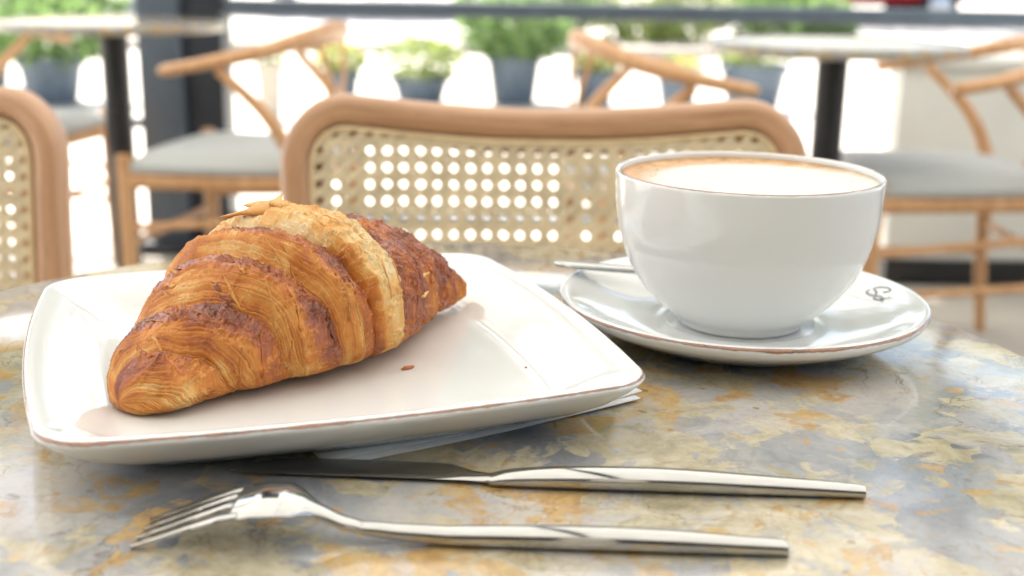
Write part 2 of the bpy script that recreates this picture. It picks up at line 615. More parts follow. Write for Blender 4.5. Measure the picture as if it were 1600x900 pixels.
# unseen café front, added behind the camera for dark reflections and fill
cw = empty("added_cafe_front", (0, -2.6, 0), 0, "unseen cream café front with dark windows, added to shape the light", "building")
mb = MB(); mb.box((0, -0.15, 1.75), (9.4, 0.2, 3.5), bevel=0.01); mb.build("wall", M['front'], cw)
for k in range(4):
    x = -3.3 + 2.2 * k
    mb = MB(); mb.box((x, -0.035, 1.25), (1.9, 0.04, 2.2), bevel=0.004); fr = mb.build("window", M['slate_dark'], cw)
    mb = MB(); mb.box((x, -0.010, 1.25), (1.76, 0.02, 2.06)); mb.build("pane", M['glass'], fr, smooth=False)

# column and rail on the terrace edge
colm = empty("column", (-1.03, 3.86, 0), 0, "dark slate-blue square column behind the left chairs", "column")
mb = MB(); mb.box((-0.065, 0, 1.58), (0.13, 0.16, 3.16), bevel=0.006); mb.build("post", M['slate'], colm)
mb = MB(); mb.box((0.062, 0.03, 1.58), (0.12, 0.14, 3.16), bevel=0.006); mb.build("post", M['slate_dark'], colm)  # darker half paints in the column's shaded face
mb = MB(); mb.box((0, 0.01, 0.02), (0.34, 0.28, 0.04), bevel=0.006); mb.build("base_plate", M['slate_dark'], colm)

rl = empty("railing", (-0.9, 3.86, 0), 0, "long slate-grey metal rail running behind the tables", "railing")
mb = MB(); mb.box((2.45, 0, 0.766), (4.9, 0.05, 0.046), bevel=0.004); mb.build("top_rail", M['slate'], rl)
mb = MB(); mb.box((2.45, 0, 0.10), (4.9, 0.04, 0.03), bevel=0.004); mb.build("bottom_rail", M['slate'], rl)
for x in (4.86,):
    mb = MB(); mb.box((x, 0, 0.38), (0.05, 0.045, 0.76), bevel=0.004); mb.build("rail_post", M['slate'], rl)
rl2 = empty("railing", (-1.17, 3.86, 0), 0, "low slate-grey rail left of the dark column", "railing")
mb = MB(); mb.box((-1.4, 0, 0.40), (2.8, 0.04, 0.03), bevel=0.004); mb.build("middle_rail", M['slate'], rl2)
mb = MB(); mb.box((-2.78, 0, 0.21), (0.05, 0.045, 0.42), bevel=0.004); mb.build("rail_post", M['slate'], rl2)

lw = empty("low_wall", (1.10, 3.5, 0), 0, "low pale rendered wall with black skirting behind right-hand chair", "wall")
mb = MB(); mb.box((1.25, 0.06, 0.36), (2.5, 0.12, 0.56), bevel=0.006); mb.build("wall_panel", M['wall'], lw)
mb = MB(); mb.box((1.25, 0.055, 0.045), (2.5, 0.13, 0.07), bevel=0.004); mb.build("skirting", M['black'], lw)
mb = MB(); mb.box((1.25, 0.06, 0.655), (2.54, 0.16, 0.03), bevel=0.006); mb.build("coping", M['wall'], lw)

# ------------------------------------------------------------------ round marble tables
def make_table(name, loc, r, label, group=None):
    t = empty(name, loc, 0, label, "table", group)
    prof = [(0.0, T - 0.022), (r - 0.006, T - 0.022), (r - 0.002, T - 0.020), (r, T - 0.016), (r, T - 0.005), (r - 0.0015, T - 0.0015), (r - 0.005, T), (r * 0.6, T), (0.0, T)]
    mb = MB(); mb.lathe(prof, 160); mb.build("table_top", M['marble'], t)
    mb = MB(); mb.lathe([(0.10, T - 0.034), (0.105, T - 0.0225), (0.0, T - 0.0225)], 32); mb.build("mounting_plate", M['black'], t)
    mb = MB(); mb.lathe([(0.036, 0.02), (0.036, T - 0.034), (0.0, T - 0.034)], 32); mb.build("post", M['black'], t)
    mb = MB(); mb.lathe([(0.0, 0.004), (0.20, 0.004), (0.205, 0.008), (0.205, 0.014), (0.19, 0.02), (0.05, 0.03), (0.037, 0.045), (0.0, 0.045)], 48); mb.build("foot_disc", M['black'], t)
    return t


make_table("cafe_table", (-0.0333, 0.4494, 0), 0.2705, "round grey and ochre marble table carrying the breakfast")
make_table("cafe_table", (-1.04, 3.2, 0), 0.285, "round marble table on black post, background left beside the column", "tables in the background")
make_table("cafe_table", (0.72, 2.80, 0), 0.29, "round marble table on black post, background right above the cup", "tables in the background")

# ------------------------------------------------------------------ square plate
PC = (-0.079, 0.467); PR = R(19.6)
def rounded(a, rc, bow, nseg=26, ncor=12):
    P = []
    rc = max(rc, 0.001)
    for k in range(4):
        ll = a - rc
        for i in range(nseg):
            t = -1 + 2 * i / nseg
            P.append((k, a + bow * (1 - t * t), t * ll))
        for i in range(ncor):
            q = PI / 2 * i / ncor
            P.append((k, a - rc + rc * math.cos(q), ll + rc * math.sin(q)))
    out = []
    for k, x, y in P:
        c, s = [(1, 0), (0, 1), (-1, 0), (0, -1)][k]
        out.append((x * c - y * s, x * s + y * c))
    return out


plate = empty("square_plate", (PC[0], PC[1], T + 0.0016), PR, "square white plate with brown painted rim under the croissant", "plate")
prof = [(0.060, 0.0012, 0), (0.034, 0.0010, 0), (0.031, 0.0, 0), (0.028, 0.0, 0), (0.026, 0.0016, 0), (0.016, 0.0062, 0), (0.008, 0.0112, 0), (0.003, 0.0160, 0), (0.0008, 0.0186, 0.2),
        (0.0, 0.0200, 0.35), (0.0006, 0.0210, 1.0), (0.0016, 0.0216, 0.35), (0.003, 0.0216, 0.0), (0.005, 0.0210, 0), (0.010, 0.0186, 0), (0.016, 0.0142, 0), (0.022, 0.0096, 0), (0.0255, 0.0072, 0),
        (0.028, 0.0062, 0), (0.031, 0.0059, 0), (0.040, 0.0058, 0), (0.065, 0.0058, 0)]
vs, fs, rim = [], [], []
n0 = None
for d, z, rm in prof:
    ring = rounded(0.1042 - d, 0.020 - d * 0.15, 0.0048 * (1 - d / 0.12))
    n0 = len(ring)
    for x, y in ring:
        vs.append((x, y, z)); rim.append(rm)
for i in range(len(prof) - 1):
    for k in range(n0):
        k2 = (k + 1) % n0
        fs.append((i * n0 + k, i * n0 + k2, (i + 1) * n0 + k2, (i + 1) * n0 + k))
fs.append(tuple(reversed(range(n0))))
fs.append(tuple(range((len(prof) - 1) * n0, len(prof) * n0)))
pb = mesh("plate_body", vs, fs, M['porcelain'], plate)
pb.data.attributes.new("rim", 'FLOAT', 'POINT').data.foreach_set("value", rim)

# ------------------------------------------------------------------ folded paper napkin under the plate
nap = empty("paper_napkin", (0, 0, T), 0, "folded white paper napkin sticking out under the plate", "napkin")
def nap_layer(pts, z, lift, th=0.00035):
    (ax, ay), (bx, by), (cx, cy), (dx, dy) = pts
    n = 14
    top, bot = [], []
    for j in range(n + 1):
        for i in range(n + 1):
            u, v = i / n, j / n
            x = (1 - v) * ((1 - u) * ax + u * bx) + v * ((1 - u) * dx + u * cx)
            y = (1 - v) * ((1 - u) * ay + u * by) + v * ((1 - u) * dy + u * cy)
            zz = z + lift * max(0, u - 0.55) ** 2 * 4 + 0.0002 * math.sin(9 * u + 5 * v + z * 9000)
            top.append((x, y, zz + th)); bot.append((x, y, zz))
    m = (n + 1) ** 2
    f = []
    for j in range(n):
        for i in range(n):
            a = j * (n + 1) + i
            f.append((a, a + 1, a + n + 2, a + n + 1))
            f.append((m + a, m + a + n + 1, m + a + n + 2, m + a + 1))
    bd = [i for i in range(n + 1)] + [(j * (n + 1) + n) for j in range(1, n + 1)] + [n * (n + 1) + i for i in range(n - 1, -1, -1)] + [j * (n + 1) for j in range(n - 1, 0, -1)]
    for a, b in zip(bd, bd[1:] + bd[:1]):
        f.append((a, m + a, m + b, b))
    return top + bot, f
quad = [(-0.0600, 0.3765), (0.0505, 0.4445), (0.0, 0.53), (-0.11, 0.463)]
v_, f_ = nap_layer(quad, 0.0001, 0.0022); mesh("folded_layer", v_, f_, M['paper'], nap)
quad = [(-0.0615, 0.3800), (0.0515, 0.4490), (0.0, 0.53), (-0.11, 0.466)]
v_, f_ = nap_layer(quad, 0.0009, 0.0030); mesh("folded_layer", v_, f_, M['paper'], nap)

# ------------------------------------------------------------------ saucer, cup, coffee
CC = (0.105, 0.539)
def lathe_rim(name, prof, parent, n=160):
    mb = MB(); mb.lathe([(r, z) for r, z, _ in prof], n)
    o = mesh(name, mb.v, mb.f, M['porcelain'], parent)
    a = []
    for r, z, rm in prof: a += [rm] * n
    o.data.attributes.new("rim", 'FLOAT', 'POINT').data.foreach_set("value", a)
    return o


def densify(ctrl, per=5):
    return [tuple(p) for p in smooth_path(ctrl, per)]


saucer = empty("saucer", (CC[0], CC[1], T), 0, "round white saucer with brown rim under the coffee cup", "saucer")
RS = 0.0836
under = densify([(0.0, 0.0030, 0), (0.040, 0.0028, 0), (0.046, 0.0006, 0), (0.049, 0.0, 0), (0.052, 0.0012, 0), (0.062, 0.0052, 0), (0.074, 0.0102, 0), (0.0805, 0.0135, 0), (0.0828, 0.0156, 0.1), (RS, 0.0175, 0.55), (0.0832, 0.0187, 1.0), (0.0818, 0.0192, 0.1), (0.080, 0.0190, 0),
                 (0.076, 0.0172, 0), (0.066, 0.0122, 0), (0.054, 0.0082, 0), (0.046, 0.0066, 0), (0.040, 0.0060, 0), (0.037, 0.0062, 0), (0.0345, 0.0064, 0), (0.0325, 0.0058, 0), (0.020, 0.0056, 0), (0.0, 0.0056, 0)], 4)
under = [(max(r, 0.0), z, min(max(k, 0), 1)) for r, z, k in under]
lathe_rim("saucer_body", under, saucer)

# the printed script on the saucer's slope
def saucer_z(r):
    ks = [(0.040, 0.0060), (0.046, 0.0066), (0.054, 0.0082), (0.066, 0.0122), (0.076, 0.0172), (0.080, 0.0190)]
    return float(np.interp(r, [k[0] for k in ks], [k[1] for k in ks]))
def stroke(pix, w=0.00042):
    """pix: points in the saucer's own plan, metres from its centre"""
    P = [np.array(p) for p in smooth_path(pix, 8)]
    vs, fs = [], []
    for i, p in enumerate(P):
        d = P[min(i + 1, len(P) - 1)] - P[max(i - 1, 0)]
        d = d / (np.linalg.norm(d) + 1e-9)
        nrm = np.array([-d[1], d[0]])
        for s in (-1, 1):
            q = p + nrm * w * s
            vs.append((q[0], q[1], saucer_z(math.hypot(*q)) + 0.00025))
    for i in range(len(P) - 1):
        fs.append((2 * i, 2 * i + 2, 2 * i + 3, 2 * i + 1))
    return vs, fs
S1 = [(0.071, 0.018), (0.0732, 0.0163), (0.0742, 0.0175), (0.0735, 0.0207), (0.0714, 0.0238), (0.0694, 0.0251), (0.0685, 0.0243), (0.0686, 0.0208), (0.068, 0.0192), (0.0665, 0.0197), (0.0654, 0.0221), (0.065, 0.0242), (0.0659, 0.0254), (0.0668, 0.0253)]
S2 = [(0.0695, 0.0146), (0.0679, 0.017), (0.0664, 0.0168), (0.0664, 0.0148), (0.0677, 0.0131), (0.0697, 0.0131), (0.0688, 0.0125), (0.068, 0.011), (0.0688, 0.0096)]
S3 = [(0.0725, 0.01), (0.0708, 0.0107), (0.0693, 0.0115), (0.0669, 0.0133)]
mbt = MB()
for s_ in (S1, S2, S3): mbt.add(*stroke(s_))
mbt.build("script_print", M['ink'], saucer)

cup = empty("coffee_cup", (CC[0], CC[1], T + 0.0058), 0, "wide white porcelain cup of milky coffee on saucer", "cup")
RC, HC = 0.0593, 0.0702
outer = [(0.0, 0.0016, 0), (0.022, 0.0014, 0), (0.0245, 0.0002, 0), (0.0268, 0.0, 0), (0.0285, 0.0010, 0), (0.0302, 0.0036, 0), (0.0365, 0.0085, 0), (0.0440, 0.0160, 0), (0.0510, 0.0265, 0), (0.0555, 0.0380, 0), (0.0580, 0.0500, 0), (0.0590, 0.0610, 0), (RC, 0.0680, 0.0),
         (0.05915, HC - 0.0007, 0.45), (0.0584, HC, 1.0), (0.0576, HC - 0.0004, 0.35), (0.0571, HC - 0.0018, 0), (0.0564, 0.0600, 0), (0.0545, 0.0480, 0), (0.0515, 0.0360, 0), (0.0460, 0.0240, 0), (0.0360, 0.0130, 0), (0.020, 0.0065, 0), (0.0, 0.0055, 0)]
outer = [(max(r, 0), z, min(max(k, 0), 1)) for r, z, k in densify(outer, 4)]
lathe_rim("cup_body", outer, cup, 160)

LZ = 0.0664
cof = empty("milk_coffee", (CC[0], CC[1], T + 0.0058 + LZ), 0, "white milk foam with brown crema edge filling the cup", "coffee")
n, m = 96, 20
vs, fs = [(0, 0, 0)], []
for j in range(1, m + 1):
    r = 0.0569 * j / m
    for k in range(n):
        t = 2 * PI * k / n
        e = max(0, (j / m - 0.93) / 0.07)
        vs.append((r * math.cos(t), r * math.sin(t), 0.0011 * e * e + 0.0004 * (1 - j / m)))
for k in range(n): fs.append((0, 1 + k, 1 + (k + 1) % n))
for j in range(m - 1):
    for k in range(n):
        a = 1 + j * n
        fs.append((a + k, a + n + k, a + n + (k + 1) % n, a + (k + 1) % n))
# closed body of coffee below the surface
b0 = len(vs)
for r, z in ((0.0545, -0.014), (0.044, -0.036), (0.02, -0.055)):
    for k in range(n):
        t = 2 * PI * k / n
        vs.append((r * math.cos(t), r * math.sin(t), z))
top0 = 1 + (m - 1) * n
rings = [top0, b0, b0 + n, b0 + 2 * n]
for a, b in zip(rings[:-1], rings[1:]):
    for k in range(n):
        fs.append((a + k, b + k, b + (k + 1) % n, a + (k + 1) % n))
fs.append(tuple(b0 + 2 * n + k for k in range(n)))
mesh("foam_surface", vs, fs, M['coffee'], cof)
# small bubbles along the foam
mb = MB()
rnd = random.Random(4)
for _ in range(60):
    t = rnd.uniform(0, 2 * PI); rr = rnd.uniform(0.040, 0.054); s = rnd.uniform(0.0002, 0.0006)
    mb.lathe([(s, 0.0), (s * 0.8, s * 0.5), (0.0, s * 0.7)], 8, (rr * math.cos(t), rr * math.sin(t), 0.0003))
mb.build("bubbles", M['coffee'], cof, kind="stuff")

# ------------------------------------------------------------------ cutlery
def loft(secs, n=20, expo=2.6):
    """secs: (x, yc, zc, half_w, half_h)"""
    vs, fs = [], []
    for x, yc, zc, a, b in secs:
        for k in range(n):
            t = 2 * PI * k / n
            c, s = math.cos(t), math.sin(t)
            vs.append((x, yc + a * math.copysign(abs(c) ** (2 / expo), c), zc + b * math.copysign(abs(s) ** (2 / expo), s)))
    for i in range(len(secs) - 1):
        for k in range(n):
            k2 = (k + 1) % n
            fs.append((i * n + k, (i + 1) * n + k, (i + 1) * n + k2, i * n + k2))
    fs.append(tuple(range(n)))
    fs.append(tuple(reversed(range((len(secs) - 1) * n, len(secs) * n))))
    return vs, fs


def place_axis(name, p0, p1, label, cat):
    d = (p1[0] - p0[0], p1[1] - p0[1])
    return empty(name, (p0[0], p0[1], T), math.atan2(d[1], d[0]), label, cat)


fork = place_axis("table_fork", (-0.1080, 0.3262), (0.0812, 0.3200), "polished steel fork lying tines down at the table's front", "fork")
L = 0.1893
def fz(x):     # centre height of the fork along its length (tines down)
    return float(np.interp(x, [0, .006, .016, .026, .036, .043, .049, .054, .060, .067, .075, L], [.0008, .0028, .0068, .0102, .0124, .0126, .0112, .0088, .0058, .0042, .0038, .0036]))
k_ = [(0.060, 0, 0, .0016, .0012), (0.066, 0, 0, .0022, .0019), (0.075, 0, 0, .0026, .0024), (0.10, 0, 0, .0033, .0030), (0.13, 0, 0, .0038, .0034), (0.155, 0, 0, .0036, .0032), (0.178, 0, 0, .0029, .0026), (L - .0016, 0, 0, .0025, .0023), (L - .0005, 0, 0, .0021, .0019), (L, 0, 0, .0012, .0011)]
hs = [(x, y, h + 0.0002 + max(0.0, float(np.interp(x, [.060, .066, .075, .090], [.0046, .0024, .0011, 0]))), a, h) for x, y, z, a, h in smooth_path(k_, 6)]
v_, f_ = loft(hs, 32, 2.2); mbh = MB(); mbh.add(v_, f_); mbh.build("handle", M['steel'], fork)
# neck and bowl: an arched sheet
vs, fs = [], []
xs = np.linspace(0.029, 0.0685, 44)
NB = 16
def fw_(x):
    return float(np.interp(x, [.029, .033, .038, .043, .0465, .0495, .052, .055, .060, .0685], [.0117, .0120, .0122, .0117, .0098, .0062, .0040, .0031, .0026, .0021]))
for x in xs:
    w = fw_(x)
    th = float(np.interp(x, [.029, .045, .055, .064, .0685], [.0009, .0011, .0018, .0018, .0012]))
    for k in range(NB):
        t = 2 * PI * k / NB
        c, s = math.cos(t), math.sin(t)
        y = w * math.copysign(abs(c) ** 0.8, c)
        arch = 0.0016 * (1 - (y / max(w, 1e-5)) ** 2) * (w / 0.012)
        vs.append((x, y, fz(x) + arch + th * math.copysign(abs(s) ** 0.8, s)))
for i in range(len(xs) - 1):
    for k in range(NB):
        k2 = (k + 1) % NB
        fs.append((i * NB + k, (i + 1) * NB + k, (i + 1) * NB + k2, i * NB + k2))
fs.append(tuple(range(NB))); fs.append(tuple(reversed(range((len(xs) - 1) * NB, len(xs) * NB))))
mesh("bowl", vs, fs, M['steel'], fork)
for j in range(4):
    yc0 = (j - 1.5) * 0.0063
    secs = []
    for x in np.linspace(0.0, 0.0315, 22):
        u = x / 0.0315
        w = 0.0006 + 0.0017 * min(1, u * 1.6 + 0.12)
        yc = yc0 * (0.90 + 0.10 * u)
        secs.append((x, yc, fz(x) + 0.0014 * (1 - (yc / 0.012) ** 2) * u, w, 0.0009 if u > 0.1 else 0.0006))
    v_, f_ = loft(secs, 12, 3.0); mb = MB(); mb.add(v_, f_); mb.build("tine", M['steel'], fork)

knife = place_axis("table_knife", (-0.0920, 0.3700), (0.1136, 0.3604), "polished steel knife lying between plate and fork", "knife")
L = 0.2058
k_ = [(0.086, 0, 0, .0030, .0017), (0.092, 0, 0, .0038, .0025), (0.105, 0, 0, .0045, .0032), (0.125, 0, 0, .0048, .0036), (0.15, 0, 0, .0046, .0036), (0.18, 0, 0, .0036, .0029), (L - .0016, 0, 0, .0028, .0022), (L - .0005, 0, 0, .0024, .0019), (L, 0, 0, .0014, .0011)]
hs = [(x, y, h + 0.0002, a, h) for x, y, z, a, h in smooth_path(k_, 6)]
v_, f_ = loft(hs, 32, 2.2); mbh = MB(); mbh.add(v_, f_); mbh.build("handle", M['steel'], knife)
secs = []
for x in np.linspace(0, 0.0875, 60):
    lo = float(np.interp(x, [0, .001, .004, .02, .078, .0875], [.0012, .0004, 0, -.0004, -.0012, -.0024]))
    hi = float(np.interp(x, [0, .003, .010, .022, .05, .072, .080, .0875], [.0016, .0060, .0105, .0132, .0136, .0118, .0060, .0026]))
    secs.append((x, (lo + hi) / 2, 0.0012 + 0.0008 * x / .0875, (hi - lo) / 2, float(np.interp(x, [0, .01, .07, .0875], [.0003, .0005, .0007, .0015]))))
v_, f_ = loft(secs, 16, 2.0); mb = MB(); mb.add(v_, f_); mb.build("blade", M['steel'], knife)

sp0 = Vector((0.0199, 0.5692, T + 0.0245)); sp1 = Vector((0.112, 0.592, T + 0.0125))
spoon = empty("teaspoon", tuple(sp0), 0, "steel teaspoon lying on the saucer behind the cup", "spoon")
dd = sp1 - sp0
pts, rad = [], []
for u, w, h in ((0, .0012, .0007), (0.02, .0034, .0013), (0.06, .0047, .0017), (0.25, .0046, .0018), (0.6, .0030, .0016), (0.9, .0017, .0011), (1.0, .0016, .001)):
    pts.append(dd * u); rad.append((w, h))
mb = MB(); mb.tube(pts, rad, 16); mb.build("handle", M['steel'], spoon)
f_ax = Vector((dd.x, dd.y, 0)).normalized(); s_ax = Vector((-f_ax.y, f_ax.x, 0))
vs, fs = [], []
for layer in (0, 1):
    for j in range(9):
        for k in range(24):
            t = 2 * PI * k / 24; r = j / 8
            p = dd + f_ax * (0.0165 + 0.0165 * r * math.cos(t)) + s_ax * (0.0105 * r * math.sin(t)) + Vector((0, 0, -0.004 * (1 - r * r) + 0.0007 * layer))
            vs.append(p)
for layer in (0, 1):
    o0 = layer * 9 * 24
    for j in range(8):
        for k in range(24):
            a = o0 + j * 24
            q = (a + k, a + 24 + k, a + 24 + (k + 1) % 24, a + (k + 1) % 24)
            fs.append(q if layer else tuple(reversed(q)))
for k in range(24):
    a = 8 * 24; b = 9 * 24 + 8 * 24
    fs.append((a + k, a + (k + 1) % 24, b + (k + 1) % 24, b + k))
mesh("bowl", vs, fs, M['steel'], spoon)

# ------------------------------------------------------------------ croissant
def make_croissant():
    NS, NT = 1200, 520
    P = [-0.1381, 0.4032, -0.0225, 0.5520, -0.0029, 0.0050, 0.0212, 0.0218, 0.0339, 0.0446, 0.0443, 0.0315, 0.0182, 0.0106, 0.0210, 0.0318, 0.0538, 0.0608, 0.0622, 0.0516, 0.0375, 0.0220]
    Z0 = T + 0.0076
    sk = np.array([0, .04, .12, .25, .4, .55, .7, .82, .92, 1.])
    S = np.linspace(0, 1, NS)
    TH = np.linspace(0, 2 * PI, NT, endpoint=False)

    def spl(v):
        s2 = np.linspace(0, 1, 140)
        y = np.interp(s2, sk, v)
        for _ in range(3): y = np.convolve(np.pad(y, 3, mode='edge'), np.ones(7) / 7, 'valid')
        return np.interp(S, s2, y)
    a = spl(np.concatenate([[.003], P[6:14], [.002]]))
    h = spl(np.concatenate([[.008], P[14:22], [.006]]))
    e = np.array([P[2] - P[0], P[3] - P[1]]); Ln = np.hypot(*e); e = e / Ln
    pp = np.array([e[1], -e[0]])
    # close the ends
    endc = np.sqrt(np.clip(1 - np.clip((0.022 - S) / 0.022, 0, 1) ** 2, 0, 1)) * np.sqrt(np.clip(1 - np.clip((S - 0.985) / 0.015, 0, 1) ** 2, 0, 1))
    s = S[:, None]; th = TH[None, :]
    ct, sn = np.cos(th), np.sin(th)
    # seamless angular coordinates for the noise
    cx, cy = ct * 1.0, sn * 1.0
    # wrap coordinate: chevron slant + wobble
    wob = (fbm(s * 7 + 3, cx * 0.9 + 5, cy * 0.9, 3) - 0.5)
    tw = np.where(th > 1.5 * PI, th - 2 * PI, th)
    u = s + (0.008 + 0.055 * (1 - sstep(0.40, 0.60, s))) * (tw - 1.05) + 0.034 * wob
    nb = [-0.30, 0.075, 0.185, 0.30, 0.41]     # near side: exposed edges face the near tip
    fb = [0.54, 0.68, 0.785, 0.91, 1.30]               # far side: edges face the far tip
    g = np.zeros((NS, NT)); v = np.zeros((NS, NT)); near = np.zeros((NS, NT), bool); band = np.zeros((NS, NT), int); bw = np.ones((NS, NT))
    edges = nb + fb
    for i in range(len(edges) - 1):
        m = (u >= edges[i]) & (u < edges[i + 1])
        w = edges[i + 1] - edges[i]
        vv = (u - edges[i]) / w
        v[m] = vv[m]; band[m] = i; bw[m] = w
        near |= m & (i < 4)
    cen = band == 4
    v = np.where(band == 0, np.clip((u + 0.06) / 0.135, 0, 1), v)
    v = np.where(band == 8, np.clip((u - 0.91) / 0.12, 0, 1), v)
    rise = 0.38
    gn = sstep(0, rise, v) ** 0.75 * (1 - 0.85 * np.clip((v - rise) / (1 - rise), 0, 1) ** 1.15)
    vf = 1 - v
    gf = np.clip(vf / 0.16, 0, 1) ** 0.5 * (1 - 0.80 * np.clip((vf - 0.16) / 0.84, 0, 1) ** 1.3)
    gc = np.clip(v / 0.20, 0, 1) ** 0.6 * np.clip((1 - v) / 0.16, 0, 1) ** 0.5 * 1.05
    g = np.where(cen, gc, np.where(near, gn, gf)) - np.where(near, 1.06, 1.15)
    amp = 0.0062 * np.clip(h / 0.055, 0.35, 1.1)[:, None] * (1 + 0.45 * sstep(0.50, 0.66, s))
    flank = 0.55 + 0.45 * np.clip(sn + 0.6, 0, 1)
    disp = g * amp * flank

    # laminated striations, running round the roll
    warp = (fbm(s * 30, cx * 1.6, cy * 1.6 + 9, 3) - 0.5)
    warp2 = (fbm(s * 12 + 40, cx * 3.0, cy * 3.0, 3) - 0.5)
    sc = u * 235 + warp * 1.5 + warp2 * 1.9

    def layers(ph, a1, a2, seed):
        """stacked thin sheets: each one a rounded lip with a sharp drop behind it"""
        k = np.floor(ph); f = ph - k
        on_ = vnoise(k * 3.17 + seed, cx * a1 + 0.37 * k, cy * a1)          # a sheet fades in and out round the roll
        lip = np.clip(f / 0.84, 0, 1) ** 0.8 * np.clip((1 - f) / 0.16, 0, 1) ** 0.8
        tn_ = _h(k, k * 0 + seed, k * 0) - 0.5
        return lip * sstep(0.25, 0.7, on_), tn_, f, on_
    lip1, t1, f1_, on1 = layers(sc, 1.6, 1, 3)
    lip2, t2, f2_, on2 = layers(sc * 2.15 + 11 + warp * 1.5, 2.6, 1, 8)
    l3 = vnoise(sc * 0.35 + 70, cx * 1.7, cy * 1.7 + 4)
    patch = fbm(s * 16 + 20, cx * 1.9 + 3, cy * 1.9, 4)
    stri_near = 1 - sstep(0.40, 0.72, v + (patch - 0.5) * 1.0)
    stri_far = 0.35 * sstep(0.4, 0.9, v)
    tip = 1 - sstep(0.03, 0.10, s + 0 * th)
    low = sstep(0.10, -0.55, sn + 0 * s)
    mst = np.where(cen, 0.22 + 0.30 * low, np.where(near, np.maximum(stri_near, 0.50 * low), stri_far))
    mst = np.clip(mst + 0.45 * tip, 0, 1)
    disp += mst * ((lip1 - 0.45) * 0.00125 + (lip2 - 0.45) * 0.00052 + (l3 - 0.5) * 0.0012)
    # crust: blisters, crinkles, torn sheet edges
    X = s * Ln * 1000; Y = a[:, None] * ct * 1000; Zc = h[:, None] * sn * 500
    blis = fbm(X / 6.0, Y / 6.0, Zc / 6.0, 4, 0.55)
    crk = 1 - np.abs(2 * fbm(X / 3.2 + 7, Y / 4.5, Zc / 4.5 + 3, 3, 0.55) - 1)
    fine = fbm(X / 1.1, Y / 1.1, Zc / 1.1, 3, 0.6)
    cst = 1 - mst
    disp += cst * ((blis - 0.5) * 0.0026 + (crk ** 6) * 0.0007 + (fine - 0.5) * 0.0006)
    flk = fbm(X / 7.5 + 31, Y / 3.6 + 2, Zc / 3.6, 4, 0.6)
    sheet1 = sstep(0.505, 0.513, flk)
    sheet2 = sstep(0.565, 0.571, flk)
    disp += (sheet1 * 0.00055 + sheet2 * 0.00055) * (0.4 + 0.6 * cst)
    disp += (fbm(s * 5 + 2, cx + 8, cy, 2) - 0.5) * 0.005 * np.clip(h / 0.05, 0.3, 1)[:, None]
    disp *= (0.25 + 0.75 * endc[:, None])

    zz = np.where(sn > 0, .38 + .62 * np.abs(sn) ** .9, .38 - .38 * np.abs(sn) ** .6)
    W = a[:, None] * endc[:, None] * (np.sign(ct) * np.abs(ct) ** .85)
    lift = P[5] * np.clip((S - .66) / .34, 0, 1) ** 1.2
    Zb = h[:, None] * (0.38 + (zz - 0.38) * endc[:, None])
    n2, n3 = ct * 0.9, np.where(sn > 0, sn, 0.15 * sn)
    bowx = P[4] * 4 * S * (1 - S)
    W = W + disp * n2
    Zf = Zb + lift[:, None] + disp * n3
    Zf = np.maximum(Zf, 0.0002 + 0.0006 * (fine - 0.3) * (sn < -0.2))
    V = np.zeros((NS, NT, 3))
    V[..., 0] = P[0] + s * Ln * e[0] + (bowx[:, None] + W) * pp[0]
    V[..., 1] = P[1] + s * Ln * e[1] + (bowx[:, None] + W) * pp[1]
    V[..., 2] = Z0 + Zf

    # colour: how far the crust has baked, with crevice shade painted in
    dark = np.array([0.17, 0.030, 0.005]); red = np.array([0.35, 0.078, 0.009]); mid = np.array([0.57, 0.185, 0.022])
    gold = np.array([0.70, 0.31, 0.065]); pale = np.array([0.78, 0.49, 0.18]); cream = np.array([0.82, 0.64, 0.36])
    up = np.clip(sn * 0.55 + 0.45, 0, 1)
    tone = fbm(X / 14.0 + 3, Y / 14.0, Zc / 14.0 + 8, 4, 0.6)
    tone2 = fbm(X / 4.0 + 3, Y / 6.0, Zc / 6.0 + 8, 3, 0.6)
    bake_near = 0.44 + 0.48 * sstep(0.34, 0.78, v) * (0.35 + 0.65 * up) - 0.06 * low
    bake_far = 0.58 + 0.26 * up - 0.20 * sstep(0.90, 1.0, v) - 0.10 * (band == 8)
    bake_cen = 0.08 + 0.46 * (1 - sstep(0.04, 0.36, v + (patch - 0.5) * 0.5)) * sstep(0.98, 0.55, sn + 0 * s) + 0.16 * sstep(0.5, -0.4, sn + 0 * s)
    bake_and_shade = np.where(cen, bake_cen, np.where(near, bake_near - 0.20 * (band == 0) * sstep(0.1, 0.5, v), bake_far))
    bake_and_shade = bake_and_shade - 0.30 * sstep(0.90, 0.985, v) * (band >= 5)
    bake_and_shade = bake_and_shade + (tone - 0.5) * 0.75 + (tone2 - 0.5) * 0.25
    bake_and_shade = bake_and_shade - 0.10 * sheet1 * (1 - sheet2) * cst + 0.04 * sheet2 * cst
    bake_and_shade = bake_and_shade + mst * (t1 * 0.22 + t2 * 0.18 + (0.5 - lip1) * 0.16 + (0.45 - lip2) * 0.10) + mst * (l3 - 0.5) * 0.30  # lip terms paint shade into the gaps and light onto sheet edges
    edge_ = np.exp(-((flk - 0.512) / 0.0045) ** 2) + np.exp(-((flk - 0.571) / 0.0045) ** 2)
    bake_and_shade = bake_and_shade - 0.30 * edge_ * (0.35 + 0.65 * cst)
    bake_and_shade = np.clip(bake_and_shade + 0.015, 0, 1)
    stops = np.array([0, 0.16, 0.34, 0.55, 0.76, 1.0]); cols = np.stack([cream, pale, gold, mid, red, dark])
    Cc = np.stack([np.interp(bake_and_shade, stops, cols[:, k]) for k in range(3)], -1)
    gloss = np.clip(sstep(0.45, 0.8, bake_and_shade) * (0.4 + 0.6 * cst), 0, 1)

    N = NS * NT
    V = V.reshape(N, 3)
    idx = np.arange(N).reshape(NS, NT)
